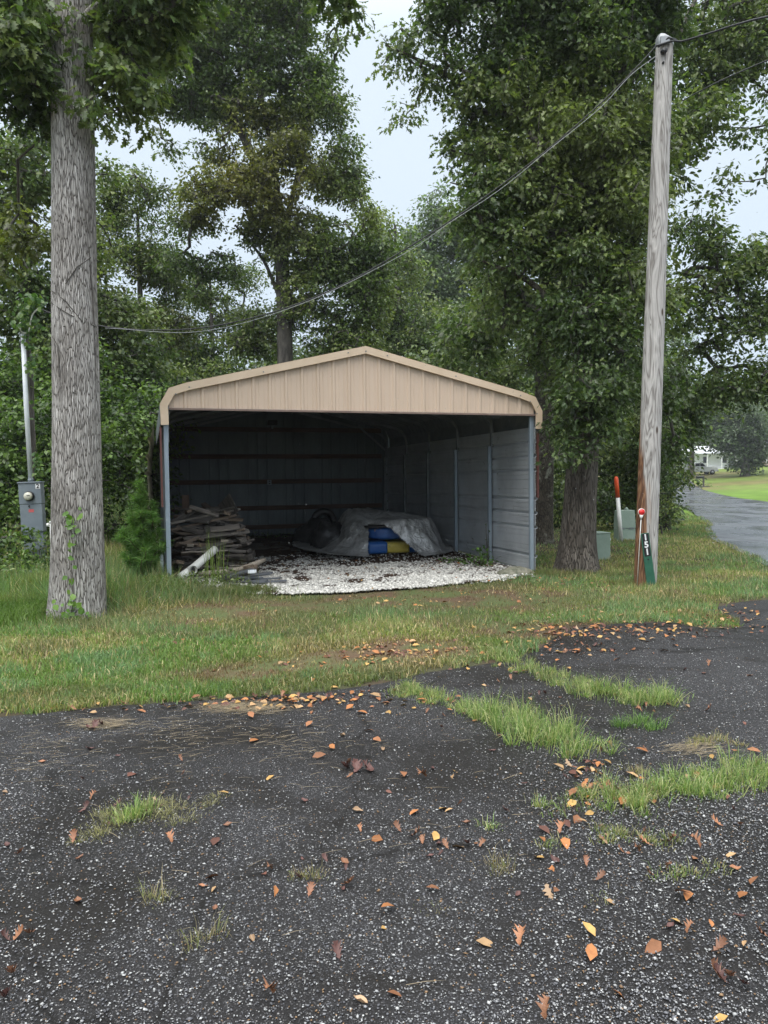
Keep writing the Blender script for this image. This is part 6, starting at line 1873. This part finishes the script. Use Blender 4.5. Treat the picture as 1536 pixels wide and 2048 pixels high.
# pickup truck
M_TRUCK = surf('silver_white_car_paint', (.74, .75, .77), (.80, .81, .82), 3, rough=.3)
M_CARGLASS = surf('dark_car_glass', (.03, .035, .04), rough=.1)
p = gbase(1396, 949.5)
t = empty('pickup_truck', p, .05, 'silver-white pickup truck with a double cab parked in front of the far white house', 'pickup truck')
body = [(-2.65, .55), (-2.65, 1.12), (-1.0, 1.16), (-.95, 1.20), (1.15, 1.20), (2.30, 1.08), (2.60, .95), (2.65, .55), (2.2, .42), (-2.2, .42)]
MB().prism([(a, -.95, b) for a, b in body], (0, 0, 0), (0, 1.9, 0)).build('body', M_TRUCK, t, bevel=.04, seg=2)
cabp = [(-1.0, 1.18), (-.85, 1.78), (.25, 1.80), (1.15, 1.20)]
MB().prism([(a, -.84, b) for a, b in cabp], (0, 0, 0), (0, 1.68, 0)).build('cab', M_TRUCK, t, bevel=.05, seg=2)
for (a, b, c, d) in ((-.85, -.15, -.80, -.15), (-.08, .78, -.08, .30)):
    MB().prism([(a, -.862, 1.24), (b, -.862, 1.24), (d, -.862, 1.70), (c, -.862, 1.70)], (0, 0, 0), (0, .02, 0)).build('side_window', M_CARGLASS, t)
MB().prism([(-2.6, -.9, 1.14), (-1.08, -.9, 1.18), (-1.15, -.9, 1.55), (-2.5, -.9, 1.50)], (0, 0, 0), (0, 1.8, 0)).build('bed_cover', M_TRUCK, t, bevel=.05, seg=2)
for wx in (-1.75, 1.75):
    for wy in (-.97, .80):
        w_ = MB().tube([(wx, wy, .36), (wx, wy + .18, .36)], .37, 20).build('wheel', M_BLACK, t, True)
        MB().tube([(wx, wy - .006, .36), (wx, wy + .02, .36)], .20, 14).build('rim', M_CABLELIGHT, w_, True)
MB().box(2.60, 2.68, -.9, -.55, .78, .92).build('headlight', M_GLASSDIAL, t, bevel=.02); MB().box(2.60, 2.68, .55, .9, .78, .92).build('headlight', M_GLASSDIAL, t, bevel=.02)
MB().box(2.62, 2.74, -.95, .95, .48, .62).build('front_bumper', M_FRAME, t, bevel=.02)
# house
M_HOUSE = surf('white_house_siding', (.74, .75, .75), (.80, .81, .81), 2, rough=.6)
M_ROOF = surf('pale_metal_roof', (.66, .68, .70), (.76, .78, .80), 2, rough=.4)
def house(label, px, Y, w, d, hh, rise, mat, roofm, seed):
    c = at(px, 950, Y); z = g1(c[0], Y)
    t = empty('house', (c[0], Y, z), 0, label, 'house')
    MB().box(-w / 2, w / 2, 0, d, -.3, hh).build('wall', mat, t)
    rf = MB().prism([(-w / 2 - .4, -1.9, hh - .25), (-w / 2 - .4, d / 2, hh + rise), (-w / 2 - .4, d + .4, hh)], (0, 0, 0), (w + .8, 0, 0)).build('roof', roofm, t)
    MB().box(-w / 2, w / 2, -1.8, -.01, -.3, .15).build('porch_floor', mat, t)
    for k in range(6):
        x = -w / 2 + .2 + (w - .4) * k / 5
        MB().box(x - .08, x + .08, -1.75, -1.6, .15, hh - .2).build('porch_column', M_LETTER, t)
    for k in range(3):
        x = -w / 2 + w * (k + .75) / 4
        f = MB().box(x - .5, x + .5, -.06, -.005, 1.0, 2.2).build('window', M_LETTER, t)
        MB().box(x - .43, x + .43, -.075, -.062, 1.07, 2.13).build('pane', M_CARGLASS, f)
    MB().box(w * .25, w * .25 + .95, -.05, -.004, .15, 2.2).build('door', M_FRAME, t)
house('white house with a porch behind the parked truck', 1420, 126, 12.5, 8, 2.9, 1.2, M_HOUSE, M_ROOF, 1)
house('pale brown house at the right edge beyond the round tree', 1575, 120, 9, 8, 2.7, 1.5, surf('tan_siding', (.36, .27, .22), (.42, .32, .27), 2), M_ROOF, 2)

# ------------------------------------------------------------------ fallen leaves
DL = {'orange': [(.24, .095, .042), (.38, .18, .09)], 'tan': [(.36, .23, .13), (.46, .31, .19)], 'brown': [(.20, .09, .05), (.26, .12, .065)], 'dark': [(.09, .04, .033), (.13, .055, .045)], 'yellow': [(.48, .28, .08), (.52, .33, .12)]}
leaf_mats = {}
for k, (c0, c1) in DL.items():
    leaf_mats[k] = surf(k + '_dead_leaf', c0, c1, 30, rough=.5, bstr=.3, bdist=.002, rand=.25, spots=((c0[0] * .4, c0[1] * .35, c0[2] * .4), 45, .66))
def smooth_oval(w):
    ys = [0, .08, .25, .45, .65, .82, .94, 1.0]; vs, fs = [], []
    for y in ys:
        x = w * (math.sin(math.pi * min(1, y ** .85)) ** .8 if 0 < y < 1 else .04)
        vs += [(-x, y, .12 * x), (-x * .5, y, .02), (0, y, -.015), (x * .5, y, .02), (x, y, .12 * x)]
    for i in range(len(ys) - 1):
        for j in range(4):
            a = i * 5 + j; fs += [(a, a + 1, a + 6), (a, a + 6, a + 5)]
    return np.array(vs, float), np.array(fs)
def leaf_mesh(kind, mat, bend, curl, seed):
    tv, tf = lobed_leaf(False, seed, bend, curl) if kind == 'oak' else smooth_oval(.27)
    tv = tv.copy(); tv[:, 1] -= .5
    if kind != 'oak':
        tv[:, 2] += curl * tv[:, 1] ** 2 * 1.0 + bend * tv[:, 0] ** 2 * 3 + .06 * np.sin(tv[:, 1] * 9 + seed) * np.sign(tv[:, 0]) * np.abs(tv[:, 0]) * 4
    tv[:, 2] -= tv[:, 2].min()
    r = np.random.default_rng(seed); tv += r.normal(0, .012, tv.shape)
    return np_mesh('fallen_leaf', tv, tf, leaf_mats[mat], None, True)
LM = []
for i, (k, m_, b_, c_) in enumerate([('oak', 'orange', 1.3, .8), ('oak', 'tan', .9, -.8), ('oak', 'brown', 1.6, .9), ('oak', 'orange', -1.2, 1.2), ('oval', 'orange', .6, .8), ('oval', 'tan', 1.2, .7), ('oval', 'yellow', .3, .5), ('oval', 'brown', .8, 1.0), ('oval', 'dark', .6, .9), ('oak', 'dark', 1.4, 1.1), ('oval', 'orange', 1.5, .3)]):
    LM.append((m_, leaf_mesh(k, m_, b_, c_, i + 1)))
def leaf_world(px, py): return flat(px, py, .01)
r = random.Random(44)
cl_spots = [(1200, 1260, 100, 9, 26), (1110, 1262, 60, 8, 12), (1140, 1300, 40, 12, 10), (1180, 1290, 60, 12, 10), (1400, 1262, 60, 6, 10), (1180, 1560, 22, 22, 12), (1150, 1530, 25, 12, 8), (1240, 1700, 60, 30, 8), (620, 1395, 80, 5, 12), (480, 1402, 90, 5, 8), (300, 1412, 120, 4, 7),
            (760, 1385, 30, 8, 5), (870, 1430, 50, 14, 6), (1020, 1350, 30, 10, 5), (1060, 1385, 40, 8, 4), (1240, 1410, 60, 10, 7), (1350, 1590, 60, 40, 6), (1480, 1560, 50, 30, 7), (1180, 1520, 30, 10, 4), (900, 1660, 40, 30, 5), (640, 1730, 50, 30, 5), (250, 1620, 60, 20, 6), (320, 1600, 50, 12, 4), (1290, 1680, 40, 18, 4)]
hand = [(15, 1688), (37, 1710), (155, 1800), (172, 1612), (405, 1770), (430, 1815), (505, 1875), (540, 1738), (598, 1756), (620, 1784), (698, 1770), (690, 1722), (455, 1648), (340, 1680), (150, 1676), (160, 1714), (235, 1510), (180, 1496), (85, 1522), (360, 1518), (368, 1548), (10, 1583),
        (685, 1470), (640, 1405), (765, 1498), (848, 1600 - 45), (1050, 1565), (1010, 1622), (796, 1656), (833, 1672), (845, 1682), (892, 1690), (935, 1688), (962, 1690), (1123, 1662), (1110, 1718), (1200, 1757), (1035, 1786), (1095, 2025), (1440, 1895), (1520, 1870), (1480, 1830), (1430, 1945),
        (675, 1905), (40, 1868), (60, 1870), (8, 1875), (12, 1995), (1043, 1882), (1097, 1786), (1340, 1850), (1392, 1690), (1470, 1735), (1340, 1735), (1300, 1750), (860, 1710), (1370, 1340), (1420, 1330), (1500, 1350), (1375, 1412), (1420, 1420), (1310, 1400), (1290, 1500), (1470, 1500),
        (865, 1535), (715, 1620), (610, 1600), (700, 1552), (985, 1500), (1000, 1470), (1430, 1645), (1480, 1650), (1380, 1860), (720, 2000), (540, 1990), (25, 1950)]
spots = []
for (a, b) in hand: spots.append((a, b, r.uniform(.045, .078)))
for (a, b, sx, sy, n) in cl_spots:
    for _ in range(n): spots.append((r.gauss(a, sx), r.gauss(b, sy), r.uniform(.03, .062)))
LBLS = {'orange': 'orange-brown fallen leaf curled up on the driveway side', 'tan': 'pale tan fallen leaf on or beside the asphalt', 'brown': 'mid-brown fallen leaf on or beside the asphalt', 'dark': 'dark wine-brown fallen leaf on or beside the asphalt', 'yellow': 'yellow-ochre oval fallen leaf on the asphalt'}
LBLS['orange'] = 'orange-brown fallen leaf on or beside the asphalt'
CN = {'orange': 'orange-brown', 'tan': 'pale tan', 'brown': 'mid-brown', 'dark': 'dark wine-brown', 'yellow': 'ochre-yellow'}
nl = 0
for (a, b, s) in spots[:285]:
    if b < 1205: continue
    k = r.choice([0, 0, 3, 3, 1, 2, 2, 2, 9, 9, 4, 5, 7, 7, 8, 8]); m_, me = LM[k]
    p = leaf_world(a, b)
    z = max(g1(p[0], p[1]), 0) + .004
    o = link('fallen_leaf', me, None, (p[0], p[1], z), (r.uniform(-.25, .25), r.uniform(-.25, .25), r.uniform(0, 6.28)))
    if k not in (0, 1, 2, 3, 9): s *= .72
    o.scale = (s, s, s)
    shp = 'lobed' if k in (0, 1, 2, 3, 9) else 'oval'
    ph = ('far right' if a > 1150 else 'right' if a > 768 else 'left' if a > 384 else 'far left')
    where = ('in the drift along the lawn edge' if b < 1330 else 'at the back of the asphalt' if b < 1450 else 'among the crack grass' if b < 1620 and a > 800 else 'across the middle of the asphalt' if b < 1720 else 'on the nearest asphalt')
    lb = '%s %s fallen leaf %s, %s' % (CN[m_], shp, where, ph)
    tag(o, lb, 'leaf', lb.replace('fallen leaf', 'fallen leaves')); nl += 1
print('LEAVES', nl)
# the many tiny ones further off
rr_ = np.random.default_rng(99)
pts, = [[]]
for (a, b, sx, sy, n) in [(1200, 1260, 120, 8, 150), (1150, 1295, 70, 14, 60), (820, 1302, 80, 10, 90), (1440, 1235, 60, 12, 120), (620, 1400, 150, 5, 80), (760, 1320, 90, 10, 60), (1120, 1165, 90, 8, 120), (860, 1200, 140, 12, 60), (1260, 1240, 120, 20, 80), (500, 1300, 300, 60, 50), (1000, 1250, 250, 40, 60), (1180, 1580, 30, 30, 30), (1000, 1600, 400, 200, 90), (500, 1415, 200, 6, 60)]:
    for _ in range(n): pts.append(flat(rr_.normal(a, sx), max(1150, rr_.normal(b, sy)))[:2])
for _ in range(900):      # leaf litter on the carport floor
    pts.append(np.array(sh(rr_.uniform(.9, 5.4), rr_.uniform(.3, 7.4))))
P = np.array(pts); n = len(P); Z = np.maximum(gh(P[:, 0], P[:, 1]), 0) + .012
uu, vv = uv(P[:, 0], P[:, 1]); Z += np.where((uu > 0) & (uu < 5.6) & (vv > -1) & (vv < 7.8), .03, 0)
a = rr_.uniform(0, 6.28, n); d = np.stack([np.cos(a), np.sin(a), rr_.normal(0, .25, n)], -1); nm = np.stack([rr_.normal(0, .35, n), rr_.normal(0, .35, n), np.ones(n)], -1)
V, F = inst(*LEAF_OVAL, np.stack([P[:, 0], P[:, 1], Z], -1), frames(n, d, nm), rr_.uniform(.03, .085, n))
palD = np.array([(.42, .17, .06), (.30, .13, .06), (.45, .28, .14), (.16, .07, .05), (.50, .30, .10)])
ix = rr_.integers(0, 5, n); c = palD[ix] * rr_.uniform(.6, 1.2, (n, 1)); c[n - 900:] *= .5  # carport-floor leaves darkened, interior shade put into their colour
o = link('leaf_litter', np_mesh('leaf_litter', V, F, M_DEADLEAF, np.repeat(c, 7, 0))); tag(o, 'scatter of small dead leaves on lawn, driveway edge and carport floor', None, None, 'stuff')
def cluster(label, spots_, mats, cat='leaf cluster'):
    a0 = leaf_world(*spots_[0][:2]); root = empty('leaf_cluster', (a0[0], a0[1], .004), 0, label, cat)
    for (a, b, s, k, yaw, tilt) in spots_:
        p = leaf_world(a, b); o = link('leaf', LM[k][1], root, (p[0] - a0[0], p[1] - a0[1], .004), (tilt * .4, .12, yaw)); o.scale = (s * .8, s * .8, s * .55)
    return root
cluster('dark red-brown clump of oak leaves on a twig in the middle of the asphalt', [(710, 1535, .13, 9, .3, .5), (690, 1537, .12, 9, 2.6, .6), (730, 1536, .12, 9, 1.2, .5), (700, 1530, .11, 2, 4.0, .7), (720, 1540, .12, 9, 5.2, .4), (740, 1538, .10, 8, .1, .3)], None)
cluster('dark brown pointed leaves at the bottom right corner of the asphalt', [(1460, 1958, .09, 2, 2.6, .3), (1435, 1948, .09, 9, .6, .4), (1488, 1972, .08, 9, 2.3, .2)], None)
cluster('curled dark leaf lump on the pine straw at the left', [(190, 1452, .12, 9, .3, .5), (200, 1450, .12, 9, 2.0, .5), (180, 1455, .10, 8, 1.0, .2)], None)
# tiny rain drops falling in front of the dark opening
n = 420
P = np.stack([rr_.uniform(-4, 4, n), rr_.uniform(4, 11, n), rr_.uniform(.3, 4.0, n)], -1)
tv, tf = rstone(1, 5); tv = np.array([(1, 0, 0), (-1, 0, 0), (0, 1, 0), (0, -1, 0), (0, 0, 1), (0, 0, -1)], float)
d = np.tile([1.0, 0, 0], (n, 1)); nm = np.tile([0, 0, 1.0], (n, 1))
s = rr_.uniform(.0016, .003, n)
V, F = inst(tv, tf, P, frames(n, d, nm), np.stack([s, s, s * 2.0], -1))
M_DROP, ntd, bd = new_mat('water_drop'); bd.inputs['Base Color'].default_value = (.9, .93, .95, 1); bd.inputs['Roughness'].default_value = .05; bd.inputs['IOR'].default_value = 1.33; bd.inputs['Transmission Weight'].default_value = .6
o = link('rain', np_mesh('rain', V, F, M_DROP, None, True)); tag(o, 'fine rain drops falling in front of the carport', None, None, 'stuff')

# ------------------------------------------------------------------ rain-laden air
M_HAZE = bpy.data.materials.new('damp_air'); M_HAZE.use_nodes = True
nt = M_HAZE.node_tree; nt.nodes.clear()
ho = nt.nodes.new('ShaderNodeOutputMaterial'); hv = nt.nodes.new('ShaderNodeVolumePrincipled')
hv.inputs['Color'].default_value = (.92, .95, 1, 1); hv.inputs['Density'].default_value = 0.0006; hv.inputs['Anisotropy'].default_value = 0.3
nt.links.new(hv.outputs[0], ho.inputs['Volume'])
o = MB().box(-1600, 1600, -700, 2100, -2.5, 40).build('haze', M_HAZE); tag(o, 'damp grey air between the trees', None, None, 'stuff')
